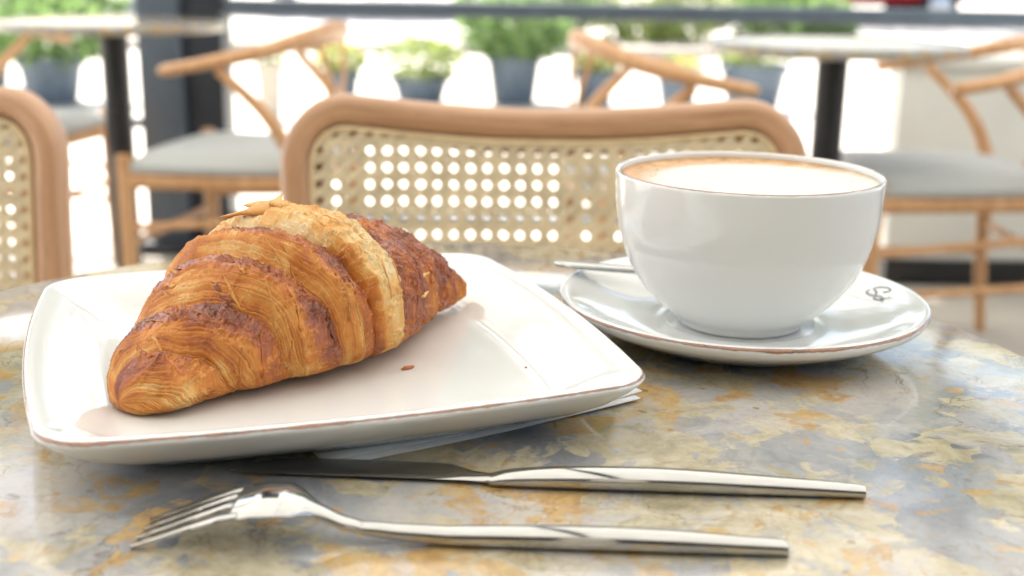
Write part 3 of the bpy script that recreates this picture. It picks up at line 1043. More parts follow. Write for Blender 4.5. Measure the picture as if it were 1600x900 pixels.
    A = idx[:-1]; B = idx[1:]
    F = np.stack([A, np.roll(A, -1, 1), np.roll(B, -1, 1), B], -1).reshape(-1, 4)
    base = V.mean(0); base[2] = T + 0.0074
    Vl = V - base
    me = bpy.data.meshes.new("pastry_body")
    nf = len(F)
    me.vertices.add(N); me.vertices.foreach_set("co", Vl.astype(np.float32).ravel())
    me.loops.add(nf * 4 + 2 * NT)
    cap0 = idx[0][::-1]; cap1 = idx[-1]
    me.loops.foreach_set("vertex_index", np.concatenate([F.ravel(), cap0, cap1]).astype(np.int32))
    me.polygons.add(nf + 2)
    starts = np.concatenate([np.arange(nf) * 4, [nf * 4, nf * 4 + NT]]).astype(np.int32)
    me.polygons.foreach_set("loop_start", starts)
    me.update(calc_edges=True)
    me.validate()
    me.polygons.foreach_set("use_smooth", [True] * len(me.polygons))
    at = me.attributes.new("crust", 'FLOAT_COLOR', 'POINT')
    at.data.foreach_set("color", np.concatenate([Cc.reshape(N, 3), np.ones((N, 1))], 1).astype(np.float32).ravel())
    at = me.attributes.new("gloss", 'FLOAT', 'POINT')
    at.data.foreach_set("value", gloss.astype(np.float32).ravel())
    me.materials.append(M['crust'])
    root = empty("croissant", tuple(base), 0, "golden-brown flaky croissant lying diagonally on the plate", "croissant")
    o = bpy.data.objects.new("pastry_body", me); COL.objects.link(o); o.parent = root

    # loose flakes lifting off the crust, each a thin curved shard that follows the roll
    rng = np.random.default_rng(11)
    Vg = Vl.reshape(NS, NT, 3)
    nrm = np.zeros_like(Vg)
    dS = np.gradient(Vg, axis=0); dT = np.roll(Vg, -1, 1) - np.roll(Vg, 1, 1)
    nrm = np.cross(dT, dS); nrm /= (np.linalg.norm(nrm, axis=-1, keepdims=True) + 1e-12)
    out = Vg - Vg.mean(1, keepdims=True)
    sign = np.sign((nrm * out).sum(-1, keepdims=True)); nrm = nrm * sign
    fv, ff, fc, fg = [], [], [], []
    for q in range(130):
        i0 = int(rng.uniform(0.05, 0.93) * NS); ang = rng.uniform(-0.55, PI + 0.35); j0 = int(ang / (2 * PI) * NT) % NT
        nearq = near[i0, j0]
        ln = int(rng.uniform(14, 60)); wd = rng.uniform(3, 8)
        liftm = rng.uniform(0.0001, 0.0005) * (1.9 if rng.random() < 0.10 else 1)
        dirs = -1 if nearq else 1
        n = 9
        o0 = len(fv)
        cb = bake_and_shade[i0, j0]
        cc = np.array([np.interp(np.clip(cb - rng.uniform(-0.05, 0.08), 0.36, 1), stops, cols[:, k]) for k in range(3)])
        for k in range(n):
            t = k / (n - 1)
            prof_ = math.sin(PI * (0.06 + 0.88 * t)) ** 0.7 * (0.65 + 0.7 * rng.random())
            j = (j0 + int(t * ln)) % NT
            for r_ in (0, 1, 2):
                ii = int(np.clip(i0 + dirs * wd * prof_ * (r_ / 2) + 2 * math.sin(t * 5 + q), 1, NS - 2))
                fv.append(Vg[ii, j] + nrm[ii, j] * (0.00006 + liftm * (r_ / 2) ** 1.4 * prof_))
                fc.append((*cc, 1.0)); fg.append(0.45)
        for k in range(n - 1):
            for r_ in (0, 1):
                b_ = o0 + k * 3 + r_
                ff.append((b_, b_ + 3, b_ + 4, b_ + 1))
    fl_ = mesh("crust_flakes", fv, ff, M['crust'], root, kind="stuff")
    fl_.data.attributes.new("crust", 'FLOAT_COLOR', 'POINT').data.foreach_set("color", np.array(fc, np.float32).ravel())
    fl_.data.attributes.new("gloss", 'FLOAT', 'POINT').data.foreach_set("value", np.array(fg, np.float32))
    sol = fl_.modifiers.new("thickness", 'SOLIDIFY'); sol.thickness = 0.00012; sol.offset = 0

    # bigger shards standing proud of the outline
    def shard(px, length, width, direction, curl, tone_, tilt=0.0):
        # px: local position; direction: unit vector it points to
        d = Vector(direction).normalized(); w_ = d.cross(Vector((0, 0, 1))).normalized(); u_ = w_.cross(d)
        w_, u_ = (w_ * math.cos(tilt) + u_ * math.sin(tilt)), (u_ * math.cos(tilt) - w_ * math.sin(tilt))
        vs_, fs_ = [], []
        n = 10
        for k in range(n):
            t = k / (n - 1)
            hw = width * (1 - t) ** 0.6 * (0.8 + 0.35 * math.sin(7 * t + length * 900))
            for r_ in (-1, -0.3, 0.4, 1):
                vs_.append(Vector(px) + d * (length * t * (1 - 0.12 * abs(r_))) + w_ * (hw * r_) + u_ * (curl * t * t - 0.0010 * r_ * r_))
        for k in range(n - 1):
            for r_ in range(3):
                b_ = k * 4 + r_
                fs_.append((b_, b_ + 4, b_ + 5, b_ + 1))
        o_ = mesh("crust_shard", vs_, fs_, M['crust'], root)
        c_ = np.array([np.interp(tone_, stops, cols[:, k]) for k in range(3)])
        o_.data.attributes.new("crust", 'FLOAT_COLOR', 'POINT').data.foreach_set("color", np.tile(np.array([*c_, 1.0], np.float32), len(vs_)))
        o_.data.attributes.new("gloss", 'FLOAT', 'POINT').data.foreach_set("value", np.full(len(vs_), 0.4, np.float32))
        m_ = o_.modifiers.new("thickness", 'SOLIDIFY'); m_.thickness = 0.00018; m_.offset = 0

    def on(sv, ang):
        i = int(sv * (NS - 1)); j = int(ang / (2 * PI) * NT) % NT
        return Vg[i, j], nrm[i, j]
    for sv, ang, ln, wd, cu, tn in ((0.585, 1.60, .006, .004, .002, .08), (0.70, 0.35, .006, .003, .001, .20), (0.30, 2.3, .006, .003, .0, .30), (0.655, 0.1, .005, .003, .0008, .15), (0.20, 2.0, .005, .003, .0004, .35)):
        p_, n_ = on(sv, ang)
        tang = Vector((-e[0], -e[1], 0)) if sv < 0.56 else Vector((e[0], e[1], 0))
        side = Vector((-pp[0], -pp[1], 0)) * (0.6 if sv < 0.56 else -0.2)
        shard(tuple(Vector(p_) + Vector(n_) * 0.0002 - ((tang * 0.35 + side * 1.6).normalized() * 0.005 if ln > .01 else (tang + side).normalized() * 0.003)), ln, wd, (tang * 0.35 + side * 1.6 + Vector((0, 0, -0.28))) if ln > .01 else (tang + side + Vector(n_) * 0.35), cu, tn, 0.3 if ln > .01 else 0.0)
    root_at = Vector((-0.0960, 0.4700, 0.8208)) - Vector(base)
    shard(tuple(root_at), .0210, .0036, (-0.0228, -0.0053, -0.0046), -.0006, .30, 0.55)
    shard(tuple(root_at + Vector((0.004, 0.005, 0.0012))), .0165, .0050, (-0.0228, -0.0020, -0.0018), -.0010, .20, 0.45)
    return root


make_croissant()


def crumb(loc, size, seed, label):
    rg = random.Random(seed)
    bm = bmesh.new()
    bmesh.ops.create_icosphere(bm, subdivisions=2, radius=1.0)
    for v in bm.verts:
        k = 0.75 + 0.5 * rg.random()
        v.co = Vector((v.co.x * size[0] * k, v.co.y * size[1] * k, max(v.co.z, -0.6) * size[2] * k + size[2] * 0.45))
    me = bpy.data.meshes.new("pastry_crumb"); bm.to_mesh(me); bm.free()
    o = bpy.data.objects.new("pastry_crumb", me); COL.objects.link(o); o.location = loc
    me.materials.append(M['crust'])
    n = len(me.vertices)
    me.attributes.new("crust", 'FLOAT_COLOR', 'POINT').data.foreach_set("color", np.tile(np.array([0.42, 0.13, 0.03, 1], np.float32), n))
    me.attributes.new("gloss", 'FLOAT', 'POINT').data.foreach_set("value", np.full(n, 0.3, np.float32))
    o.rotation_euler = (0, 0, 0.6)
    return tag(o, label, "crumb")


crumb((-0.0410, 0.4586, T + 0.0077), (0.0027, 0.0011, 0.0008), 3, "small brown pastry flake lying on the white plate beside the croissant")
crumb((0.0061, 0.4618, T + 0.0077), (0.0006, 0.0004, 0.0004), 5, "tiny dark speck of crumb on the empty right part of the plate")

# ------------------------------------------------------------------ cane-backed chairs at the breakfast table
def make_cane_chair(loc, rz, label):
    """local: x across, y away from the sitter's front; the back's front face looks to -y"""
    t = empty("cane_chair", loc, rz, label, "chair", "cane chairs by the near table")
    HW, ZT, RCo = 0.2315, 0.803, 0.062
    zb = 0.47
    fwid, fdep = 0.0130, 0.0160

    def yb(x, z):        # curved, slightly raked back
        return -0.16 * x * x + 0.10 * (z - 0.6)

    def ztop(x):
        return ZT - 0.013 * (1 - min(1, abs(x) / 0.19) ** 2) ** 1.2

    def outline(inset, n=14, zlo=zb):
        hw, rc = HW - inset, max(RCo - inset, 0.01)
        pts = []
        for i in range(10):
            pts.append((-hw, zlo + (ZT - inset - rc - zlo) * i / 10))
        for i in range(n):
            q = PI / 2 * i / (n - 1)
            x = -hw + rc - rc * math.cos(q)
            pts.append((x, ztop(x) - inset - rc + rc * math.sin(q)))
        for i in range(1, 20):
            x = -hw + rc + (2 * hw - 2 * rc) * i / 20
            pts.append((x, ztop(x) - inset))
        for i in range(n):
            q = PI / 2 * (1 - i / (n - 1))
            x = hw - rc + rc * math.cos(q)
            pts.append((x, ztop(x) - inset - rc + rc * math.sin(q)))
        for i in range(1, 11):
            pts.append((hw, ZT - inset - rc - (ZT - inset - rc - zlo) * i / 10))
        return pts

    def sweep(pts, ha, hb, yo, n=14, ex=3.2):
        vs, fs = [], []
        m = len(pts)
        for i, (x, z) in enumerate(pts):
            x0, z0 = pts[max(i - 1, 0)]; x1, z1 = pts[min(i + 1, m - 1)]
            d = Vector((x1 - x0, 0, z1 - z0)).normalized()
            nn = Vector((-d.z, 0, d.x))
            c0 = Vector((x, yb(x, z) + yo, z))
            for k in range(n):
                q = 2 * PI * k / n
                c, s_ = math.cos(q), math.sin(q)
                vs.append(c0 + nn * (ha * math.copysign(abs(c) ** (2 / ex), c)) + Vector((0, 1, 0)) * (hb * math.copysign(abs(s_) ** (2 / ex), s_)))
        for i in range(m - 1):
            for k in range(n):
                k2 = (k + 1) % n
                fs.append((i * n + k, i * n + k2, (i + 1) * n + k2, (i + 1) * n + k))
        fs.append(tuple(reversed(range(n)))); fs.append(tuple(range((m - 1) * n, m * n)))
        return vs, fs
    v_, f_ = sweep(outline(fwid, zlo=0.0), fwid, fdep, 0.012)
    bfo = mesh("back_frame", v_, f_, M['bent'], t)
    op = outline(fwid, zlo=0.0)
    arc = [0.0]
    for a_, b_ in zip(op[:-1], op[1:]): arc.append(arc[-1] + math.hypot(b_[0] - a_[0], b_[1] - a_[1]))
    gr = []
    for al in arc:
        for k in range(14):
            q = 2 * PI * k / 14
            gr += [al + loc[0], fwid * math.cos(q), fdep * math.sin(q)]
    bfo.data.attributes.new("grain", 'FLOAT_VECTOR', 'POINT').data.foreach_set("vector", gr)
    v_, f_ = sweep(outline(fwid * 2 + 0.007), 0.0085, 0.0045, 0.018)      # rebate behind the cane edge
    mb = MB(); mb.add(v_, f_); bf = mb.build("back_rebate", M['beech'], t)
    v_, f_ = sweep(outline(fwid * 2 + 0.0022), 0.0022, 0.0022, -0.001, 8, 2)
    mb = MB(); mb.add(v_, f_); mb.build("cane_spline", M['spline'], t)
    mb = MB(); mb.tube([(x, yb(x, zb) + 0.012, zb) for x in np.linspace(-HW + 0.02, HW - 0.02, 16)], (0.016), 12); mb.build("lower_back_rail", M['beech'], t)

    # cane: pairs of uprights, pairs of cross strands and two diagonals
    ins = fwid * 2 + 0.002
    hw, rc = HW - ins, RCo - ins

    def inside(x, z):
        if abs(x) > hw or z < zb + 0.012: return False
        zt = ztop(x) - ins
        if z > zt: return False
        if abs(x) > hw - rc and z > zt - rc:
            return (abs(x) - hw + rc) ** 2 + (z - zt + rc) ** 2 <= rc * rc
        return True
    mb = MB()
    pitch, sw, th = 0.0146, 0.00185, 0.00035
    jr = random.Random(int(abs(loc[0]) * 1000))

    def strand(p, q, w, yo):
        j_ = jr.uniform(-0.00045, 0.00045); w = w * jr.uniform(0.88, 1.14)
        p = (p[0] + j_, p[1] + j_); q = (q[0] + j_ + jr.uniform(-.0007, .0007), q[1] + j_)
        N = 160
        ts = [i / N for i in range(N + 1)]
        ok = [k for k in ts if inside(p[0] + (q[0] - p[0]) * k, p[1] + (q[1] - p[1]) * k)]
        if len(ok) < 2: return
        a0, a1 = ok[0], ok[-1]
        ln = math.hypot(q[0] - p[0], q[1] - p[1]) * (a1 - a0)
        seg = max(2, int(ln / 0.03))
        d = Vector((q[0] - p[0], 0, q[1] - p[1])).normalized(); nn = Vector((-d.z, 0, d.x))
        vs, fs = [], []
        for i in range(seg + 1):
            k = a0 + (a1 - a0) * i / seg
            x, z = p[0] + (q[0] - p[0]) * k, p[1] + (q[1] - p[1]) * k
            c0 = Vector((x, yb(x, z) + yo, z))
            vs += [c0 - nn * w - Vector((0, th, 0)), c0 + nn * w - Vector((0, th, 0)), c0 + nn * w + Vector((0, th, 0)), c0 - nn * w + Vector((0, th, 0))]
        for i in range(seg):
            b_ = i * 4
            for k in range(4): fs.append((b_ + k, b_ + (k + 1) % 4, b_ + 4 + (k + 1) % 4, b_ + 4 + k))
        mb.add(vs, fs)
    nxs = int(hw / pitch) + 1
    zs0 = 0.4835
    nz = int((ZT - zs0) / pitch) + 1
    for i in range(-nxs, nxs + 1):
        for o_ in (-0.0020, 0.0020):
            strand((i * pitch + o_, zb), (i * pitch + o_, ZT), sw, 0.0004)
    for j in range(nz + 1):
        for o_ in (-0.0020, 0.0020):
            strand((-hw, zs0 + j * pitch + o_), (hw, zs0 + j * pitch + o_), sw, -0.0004)
    for k in range(-nxs * 2 - nz, nxs * 2 + nz):
        x0 = k * pitch
        hgt = ZT - zs0 + pitch
        strand((x0 + pitch / 2, zs0), (x0 + pitch / 2 + hgt, zs0 + hgt), sw * 1.1, -0.0013)
        strand((x0 + pitch / 2, zs0), (x0 + pitch / 2 - hgt, zs0 + hgt), sw * 1.1, 0.0013)
    mb.build("cane_panel", M['cane'], t, smooth=False, kind="stuff")
    # seat and legs
    mb = MB()
    ring = [(-0.20, -0.02), (-0.225, -0.20), (-0.22, -0.36), (-0.17, -0.42), (0.17, -0.42), (0.22, -0.36), (0.225, -0.20), (0.20, -0.02)]
    rr = smooth_path(ring + [ring[0]], 6)
    mb.tube([(p[0], p[1], 0.445) for p in rr], [(0.02, 0.018)] * len(rr), 10, cap=False)
    mb.build("seat_frame", M['beech'], t)
    mb = MB()
    vs = [(p[0] * 0.96, -0.22 + (p[1] + 0.22) * 0.96, 0.452) for p in rr[:-1]]
    mb.add(vs + [(x, y, 0.462) for x, y, z in vs], [tuple(reversed(range(len(vs)))), tuple(range(len(vs), 2 * len(vs)))] + [(i, (i + 1) % len(vs), len(vs) + (i + 1) % len(vs), len(vs) + i) for i in range(len(vs))])
    mb.build("seat_panel", M['cane'], t, smooth=False)
    for s_ in (-1, 1):
        mb = MB(); mb.tube([(s_ * 0.19, -0.37, 0.44), (s_ * 0.20, -0.385, 0.2), (s_ * 0.205, -0.395, 0.0)], [0.017, 0.015, 0.012], 12); mb.build("front_leg", M['beech'], t)
    mb = MB(); mb.tube([(-0.21, yb(0.2, 0.44) + 0.01, 0.435), (0.21, yb(0.2, 0.44) + 0.01, 0.435)], 0.015, 10); mb.build("rear_seat_rail", M['beech'], t)
    return t


make_cane_chair((0.028, 1.044, 0), R(1.2), "cane-backed wooden chair facing the camera behind croissant and cup")
make_cane_chair((-0.6275, 1.075, 0), R(-7), "cane-backed wooden chair cut off by the left edge of the picture")

# ------------------------------------------------------------------ wishbone armchairs in the background
def make_wishbone(loc, rz, label):
    """local: faces +x, y across"""
    t = empty("wishbone_chair", loc, rz, label, "chair", "wooden armchairs with grey seats in the background")
    W = M['oak']
    FX, RX, FY, RY = 0.20, -0.21, 0.235, 0.185
    for s_ in (-1, 1):
        mb = MB(); mb.tube([(FX, s_ * FY, 0.0), (FX, s_ * FY, 0.2), (FX, s_ * FY, 0.47)], [0.013, 0.019, 0.018], 14); mb.build("front_leg", W, t)
        path = smooth_path([(RX - 0.02, s_ * RY, 0.0), (RX, s_ * (RY + 0.005), 0.22), (RX + 0.005, s_ * (RY + 0.015), 0.43), (RX + 0.05, s_ * (RY + 0.05), 0.56), (RX + 0.16, s_ * (RY + 0.075), 0.675)], 6)
        mb = MB(); mb.tube([tuple(p) for p in path], list(np.interp(np.linspace(0, 1, len(path)), [0, .4, .7, 1], [.013, .019, .017, .012])), 12); mb.build("rear_leg", W, t)
        mb = MB(); mb.tube([(FX, s_ * FY, 0.30), (RX, s_ * RY, 0.33)], 0.010, 10); mb.build("side_stretcher", W, t)
        mb = MB(); mb.tube([(FX, s_ * FY, 0.20), (RX, s_ * RY, 0.22)], 0.010, 10); mb.build("side_stretcher", W, t)
    mb = MB(); mb.tube([(FX, -FY, 0.26), (FX, FY, 0.26)], 0.010, 10); mb.build("front_stretcher", W, t)
    mb = MB(); mb.tube([(RX, -RY, 0.29), (RX, RY, 0.29)], 0.010, 10); mb.build("rear_stretcher", W, t)
    mb = MB()
    for a_, b_ in (((FX, -FY), (FX, FY)), ((RX, -RY), (RX, RY)), ((FX, -FY), (RX, -RY)), ((FX, FY), (RX, RY))):
        mb.tube([(a_[0], a_[1], 0.412), (b_[0], b_[1], 0.412)], [(0.013, 0.02)] * 2, 10)
    mb.build("seat_frame", W, t)
    # bent arm and back rail
    ctrl = [(0.075, -0.280, 0.668), (0.03, -0.283, 0.676), (-0.05, -0.272, 0.692), (-0.15, -0.225, 0.715), (-0.215, -0.13, 0.742), (-0.238, 0.0, 0.752), (-0.215, 0.13, 0.742), (-0.15, 0.225, 0.715), (-0.05, 0.272, 0.692), (0.03, 0.283, 0.676), (0.075, 0.280, 0.668)]
    path = smooth_path(ctrl, 6)
    k = np.linspace(0, 1, len(path))
    wd = np.interp(k, [0, .03, .12, .25, .5, .75, .88, .97, 1], [.014, .020, .022, .017, .015, .017, .022, .020, .014])
    ht = np.interp(k, [0, .03, .15, .5, .85, .97, 1], [.010, .014, .014, .022, .014, .014, .010])
    mb = MB(); mb.tube([tuple(p) for p in path], list(zip(wd, ht)), 14); mb.build("arm_rail", W, t)
    # Y-shaped splat
    mb = MB()
    mb.tube([(RX, 0, 0.42), (RX - 0.03, 0, 0.55)], [(0.016, 0.006), (0.014, 0.006)], 8, up=(1, 0, 0))
    mb.tube([(RX - 0.03, 0.004, 0.545), (RX - 0.03, 0.05, 0.64), (-0.222, 0.10, 0.742)], [(0.010, 0.006), (0.009, 0.006), (0.009, 0.006)], 8, up=(1, 0, 0))
    mb.tube([(RX - 0.03, -0.004, 0.545), (RX - 0.03, -0.05, 0.64), (-0.222, -0.10, 0.742)], [(0.010, 0.006), (0.009, 0.006), (0.009, 0.006)], 8, up=(1, 0, 0))
    mb.build("splat", W, t)
    # domed seat pad
    n, m = 14, 14
    top, bot = [], []
    for j in range(m + 1):
        for i in range(n + 1):
            u, v = -1 + 2 * i / n, -1 + 2 * j / m
            uu = u * math.sqrt(1 - v * v * 0.10); vv = v * math.sqrt(1 - u * u * 0.10)
            x = -0.005 + uu * 0.222
            y = vv * (0.215 + 0.028 * uu) * 1.06
            d_ = (1 - abs(u) ** 5) * (1 - abs(v) ** 5)
            top.append((x, y, 0.447 + 0.030 * d_ ** 0.4)); bot.append((x, y, 0.433))
    vs = top + bot; o_ = len(top); fs = []
    for j in range(m):
        for i in range(n):
            a_ = j * (n + 1) + i
            fs.append((a_, a_ + 1, a_ + n + 2, a_ + n + 1)); fs.append((o_ + a_, o_ + a_ + n + 1, o_ + a_ + n + 2, o_ + a_ + 1))
    bd = [i for i in range(n + 1)] + [(j * (n + 1) + n) for j in range(1, m + 1)] + [m * (n + 1) + i for i in range(n - 1, -1, -1)] + [j * (n + 1) for j in range(m - 1, 0, -1)]
    for a_, b_ in zip(bd, bd[1:] + bd[:1]): fs.append((a_, o_ + a_, o_ + b_, b_))
    mb = MB(); mb.add(vs, fs); mb.build("seat_pad", M['cushion'], t)
    return t


GRP = "wooden armchairs with grey seats in the background"
wb = make_wishbone((-0.66, 2.97, 0), R(170), "wooden armchair with grey seat pad between dark column and cane chair")
copy_thing(wb, (0.37, 2.74, 0), R(9), "wooden armchair whose arm shows above the middle of the near cane chair", GRP)
copy_thing(wb, (0.99, 2.85, 0), R(180), "wooden armchair with grey seat at right in front of the low wall", GRP)
copy_thing(wb, (-1.45, 3.42, 0), R(-10), "wooden armchair at far left beyond the background table's black post", GRP)

# ------------------------------------------------------------------ potted plants beyond the rail
def leaves(n, centre, radii, size, rng, drop=0.2, thin=0.35):
    vs, fs = [], []
    for _ in range(n):
        while True:
            p = Vector((rng.uniform(-1, 1), rng.uniform(-1, 1), rng.uniform(-1, 1)))
            if p.length < 1: break
        if rng.random() < 0.6 and p.length > 0.05: p = p.normalized() * (0.6 + 0.4 * rng.random())
        c = Vector(centre) + Vector((p.x * radii[0], p.y * radii[1], p.z * radii[2]))
        d = (p + Vector((rng.uniform(-.6, .6), rng.uniform(-.6, .6), rng.uniform(-.4, .8)))).normalized()
        s = d.cross(Vector((rng.uniform(-1, 1), rng.uniform(-1, 1), 1))).normalized()
        l = size * rng.uniform(0.6, 1.3); w = l * thin
        o = len(vs)
        u = s.cross(d)
        vs += [c, c + d * l * 0.45 + s * w - u * w * .2, c + d * l - u * l * drop, c + d * l * 0.45 - s * w - u * w * .2]
        fs += [(o, o + 1, o + 2), (o, o + 2, o + 3)]
    return vs, fs


def make_pot(loc, rt, hgt, label, mat, plant, seed, square=False):
    rng = random.Random(seed)
    t = empty("potted_plant", loc, rng.uniform(0, 1), label, "potted plant", "potted plants beyond the rail")
    rb = rt * 0.74
    prof = [(0.0, 0.004), (rb, 0.004), (rb + 0.004, 0.012), (rb + (rt - rb) * 0.84, hgt * 0.84), (rt * 1.04, hgt * 0.85), (rt * 1.06, hgt * 0.99), (rt * 1.04, hgt), (rt * 0.96, hgt), (rt * 0.95, hgt * 0.88), (0.0, hgt * 0.88)]
    mb = MB(); mb.lathe(prof, 4 if square else 36); p_ = mb.build("pot", mat, t)
    mb = MB(); mb.lathe([(rt * 0.94, hgt * 0.885), (rt * 0.6, hgt * 0.91), (0.0, hgt * 0.92)], 24); mb.build("soil", M['soil'], t)
    kind, pr, ph, n, sz = plant
    if kind:
        lm = {'g': M['leaf'], 'p': M['leaf_pale'], 'y': M['leaf']}[kind]
        vs, fs = leaves(n, (0, 0, hgt * 0.95 + ph * 0.5), (pr, pr, ph * 0.55), sz, rng)
        mesh("foliage", vs, fs, lm, t, smooth=False)
        mb = MB()
        for _ in range(7):
            q = rng.uniform(0, 2 * PI); rr = rng.uniform(0.3, 0.8) * pr
            mb.tube([(0.02 * math.cos(q), 0.02 * math.sin(q), hgt * 0.88), (rr * .5 * math.cos(q), rr * .5 * math.sin(q), hgt + ph * .35), (rr * math.cos(q), rr * math.sin(q), hgt + ph * .75)], [.006, .005, .003], 6)
        mb.build("stems", M['bark'], t)
        if kind == 'y':
            vs, fs = leaves(int(n * 0.8), (0, 0, hgt * 0.98 + ph * 0.62), (pr * 1.05, pr * 1.05, ph * 0.45), sz * 0.8, rng, 0.1, 0.6)
            mesh("flowers", vs, fs, M['petal'], t, smooth=False)
    return t


make_pot((-1.16, 8.15, -0.012), 0.125, 0.20, "small dark pot of yellow flowers left of the middle", M['pot'], ('y', .16, .16, 260, .05), 1)
make_pot((-0.63, 8.15, -0.012), 0.19, 0.17, "low wide pot of pale yellow-green foliage above the cane chair", M['pot'], ('p', .27, .24, 520, .06), 2)
make_pot((-0.01, 8.2, -0.012), 0.18, 0.33, "large grey-blue pot with bushy green plant in the middle", M['pot'], ('g', .36, .36, 900, .08), 3)
make_pot((0.53, 8.15, -0.012), 0.135, 0.23, "grey-blue pot with low yellow flowers right of the large pot", M['pot'], ('y', .15, .11, 240, .045), 4)
make_pot((1.08, 8.15, -0.012), 0.14, 0.22, "grey-blue pot of yellow flowers behind the middle armchair's arm", M['pot'], ('y', .15, .10, 220, .045), 5)
make_pot((1.56, 8.05, -0.012), 0.215, 0.30, "broad grey-blue pot standing left of the right table's black post", M['pot'], ('p', .20, .12, 260, .06), 6)
make_pot((-2.95, 7.8, -0.012), 0.20, 0.30, "dark pot with green bush left of the column", M['pot'], ('g', .42, .34, 900, .08), 7)
make_pot((-1.43, 7.15, -0.012), 0.075, 0.34, "tall narrow beige pot between the left armchair's rear posts", M['stonepot'], ('p', .08, .06, 60, .05), 8)
make_pot((-3.75, 8.6, -0.012), 0.22, 0.30, "grey-blue pot with spreading green bush at the far left edge", M['pot'], ('g', .46, .42, 900, .09), 9)

# shrubs in a planting bed farther back
bed = MB(); bed.box((1.0, 13.6, 0.03), (16.0, 2.2, 0.10), bevel=0.02)
bo = bed.build("planting_bed", M['stonepot']); bo["kind"] = "structure"
srng = random.Random(21)
SHR = [(-5.2, 13.6, .9, .7, 'g', "leafy shrub at the far left of the planting bed"), (0.1, 13.4, .8, .7, 'g', "broad green shrub rising behind the large middle pot"),
       (1.55, 13.7, .85, .7, 'p', "pale green shrub right of the middle of the bed"), (3.0, 13.5, .7, .55, 'g', "small green shrub above the right background table")]
for x, y, w_, h_, k_, lab in SHR:
    t = empty("shrub", (x, y, 0.07), 0, lab, "shrub", "shrubs in the planting bed")
    vs, fs = leaves(1500, (0, 0, h_ * .52), (w_, w_ * .8, h_ * .5), .11, srng)
    mesh("foliage", vs, fs, M['leaf'] if k_ == 'g' else M['leaf_pale'], t, smooth=False)
    mb = MB()
    for _ in range(8):
        q = srng.uniform(0, 2 * PI); rr = srng.uniform(.3, .7) * w_
        mb.tube([(0, 0, -.02), (rr * .5 * math.cos(q), rr * .5 * math.sin(q), h_ * .4), (rr * math.cos(q), rr * math.sin(q), h_ * .8)], [.02, .014, .006], 6)
    mb.build("stems", M['bark'], t)

# street trees along the road
def make_tree(loc, hgt, rad, seed, label):
    rng = random.Random(seed)
    t = empty("street_tree", loc, 0, label, "tree", "street trees beyond the terrace")
    mb = MB()
    mb.tube([(0, 0, -.02), (0.03, 0.02, hgt * .2), (-0.02, 0.04, hgt * .42), (0.05, 0, hgt * .62)], [.26, .2, .16, .1], 12)
    tips = []
    for k in range(9):
        q = 2 * PI * k / 9 + rng.uniform(-.3, .3); z0 = hgt * rng.uniform(.34, .58); rr = rad * rng.uniform(.5, .85); z1 = z0 + hgt * rng.uniform(.12, .32)
        mb.tube([(0, 0, z0), (rr * .5 * math.cos(q), rr * .5 * math.sin(q), (z0 + z1) / 2 + .1), (rr * math.cos(q), rr * math.sin(q), z1)], [.06, .04, .015], 7)
        tips.append((rr * math.cos(q), rr * math.sin(q), z1))
    tips += [(0, 0, hgt * .8), (.3, .2, hgt * .72), (-.3, -.3, hgt * .68)]
    mb.build("trunk", M['bark'], t)
    vs, fs = [], []
    for c in tips:
        for _ in range(2):
            cc = (c[0] + rng.uniform(-.4, .4), c[1] + rng.uniform(-.4, .4), c[2] + rng.uniform(-.3, .4))
            v_, f_ = leaves(420, cc, (rad * .36, rad * .36, rad * .28), .32, rng)
            o_ = len(vs); vs += v_; fs += [tuple(i + o_ for i in q) for q in f_]
    mesh("crown", vs, fs, M['leaf_tree'], t, smooth=False)
    return t


make_tree((-14, 29.0, 0), 14.5, 4.9, 1, "street tree standing across the street, far left")
make_tree((-5.5, 29.5, 0), 15.5, 5.2, 4, "street tree standing across the street, left of the middle pot")
make_tree((3.5, 29.0, 0), 15.0, 5.2, 2, "street tree standing across the street, right of the middle pot")
make_tree((12.5, 29.6, 0), 15.8, 5.3, 3, "street tree standing across the street, far right")

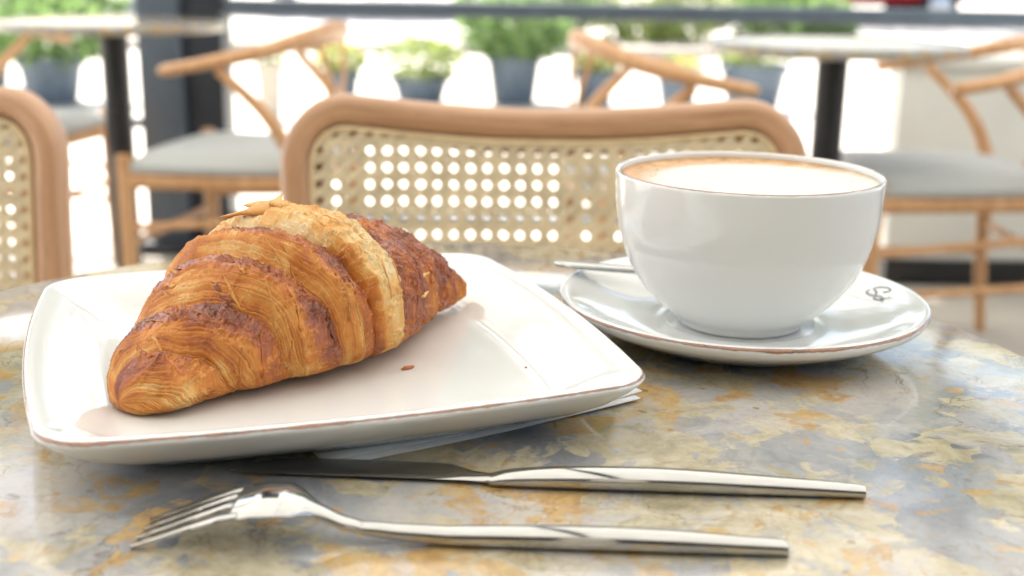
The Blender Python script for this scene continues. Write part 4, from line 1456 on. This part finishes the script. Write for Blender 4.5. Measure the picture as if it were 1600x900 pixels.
# ------------------------------------------------------------------ red car parked on the street
def make_car(loc, rz):
    t = empty("parked_car", loc, rz, "red car parked on the street, seen above the right background table", "car")
    sec = [(-2.05, .42, .62), (-1.98, .36, .80), (-1.4, .30, .90), (-0.6, .28, .92), (0.6, .28, .92), (1.3, .30, .86), (1.9, .36, .74), (2.08, .44, .60)]
    vs, fs = [], []
    n = 16
    for x, zl, zh in smooth_path(sec, 4):
        hw = 0.86 * (1 - 0.10 * (abs(x) / 2.05) ** 4)
        for k in range(n):
            q = 2 * PI * k / n; c, s_ = math.cos(q), math.sin(q)
            vs.append((x, hw * math.copysign(abs(c) ** .45, c), (zl + zh) / 2 + (zh - zl) / 2 * math.copysign(abs(s_) ** .5, s_)))
    m = len(vs) // n
    for i in range(m - 1):
        for k in range(n):
            k2 = (k + 1) % n
            fs.append((i * n + k, (i + 1) * n + k, (i + 1) * n + k2, i * n + k2))
    fs.append(tuple(range(n))); fs.append(tuple(reversed(range((m - 1) * n, m * n))))
    mb = MB(); mb.add(vs, fs); body = mb.build("body", M['red'], t)
    cab = [(-1.75, .90, .72), (-1.25, 1.38, .62), (-0.2, 1.46, .60), (0.55, 1.40, .61), (1.25, .88, .72)]
    vs, fs = [], []
    for x, z, w_ in cab:
        vs += [(x, -w_, z), (x, w_, z), (x, .78, .86), (x, -.78, .86)]
    for i in range(len(cab) - 1):
        for k in range(4):
            fs.append((i * 4 + k, (i + 1) * 4 + k, (i + 1) * 4 + (k + 1) % 4, i * 4 + (k + 1) % 4))
    mb = MB(); mb.add(vs, fs); mb.build("cabin_glass", M['glass'], t, smooth=False)
    mb = MB(); mb.box((-0.3, 0, 1.465), (1.5, 1.18, 0.03), bevel=.01); mb.build("roof", M['red'], t)
    for x in (-1.3, 1.3):
        for s_ in (-1, 1):
            w_ = MB(); w_.tube([(x, s_ * .72, .31), (x, s_ * .89, .31)], [.31, .31], 28); wo = w_.build("wheel", M['rubber'], t)
            w_ = MB(); w_.tube([(x, s_ * .885, .31), (x, s_ * .90, .31)], [.20, .18], 20); w_.build("rim", M['chrome'], wo)
    for s_ in (-1, 1):
        w_ = MB(); w_.box((1.99, s_ * .6, .66), (.12, .3, .12), bevel=.03); w_.build("headlight", M['chrome'], t)
    return t


make_car((5.6, 21.3, 0), R(4))
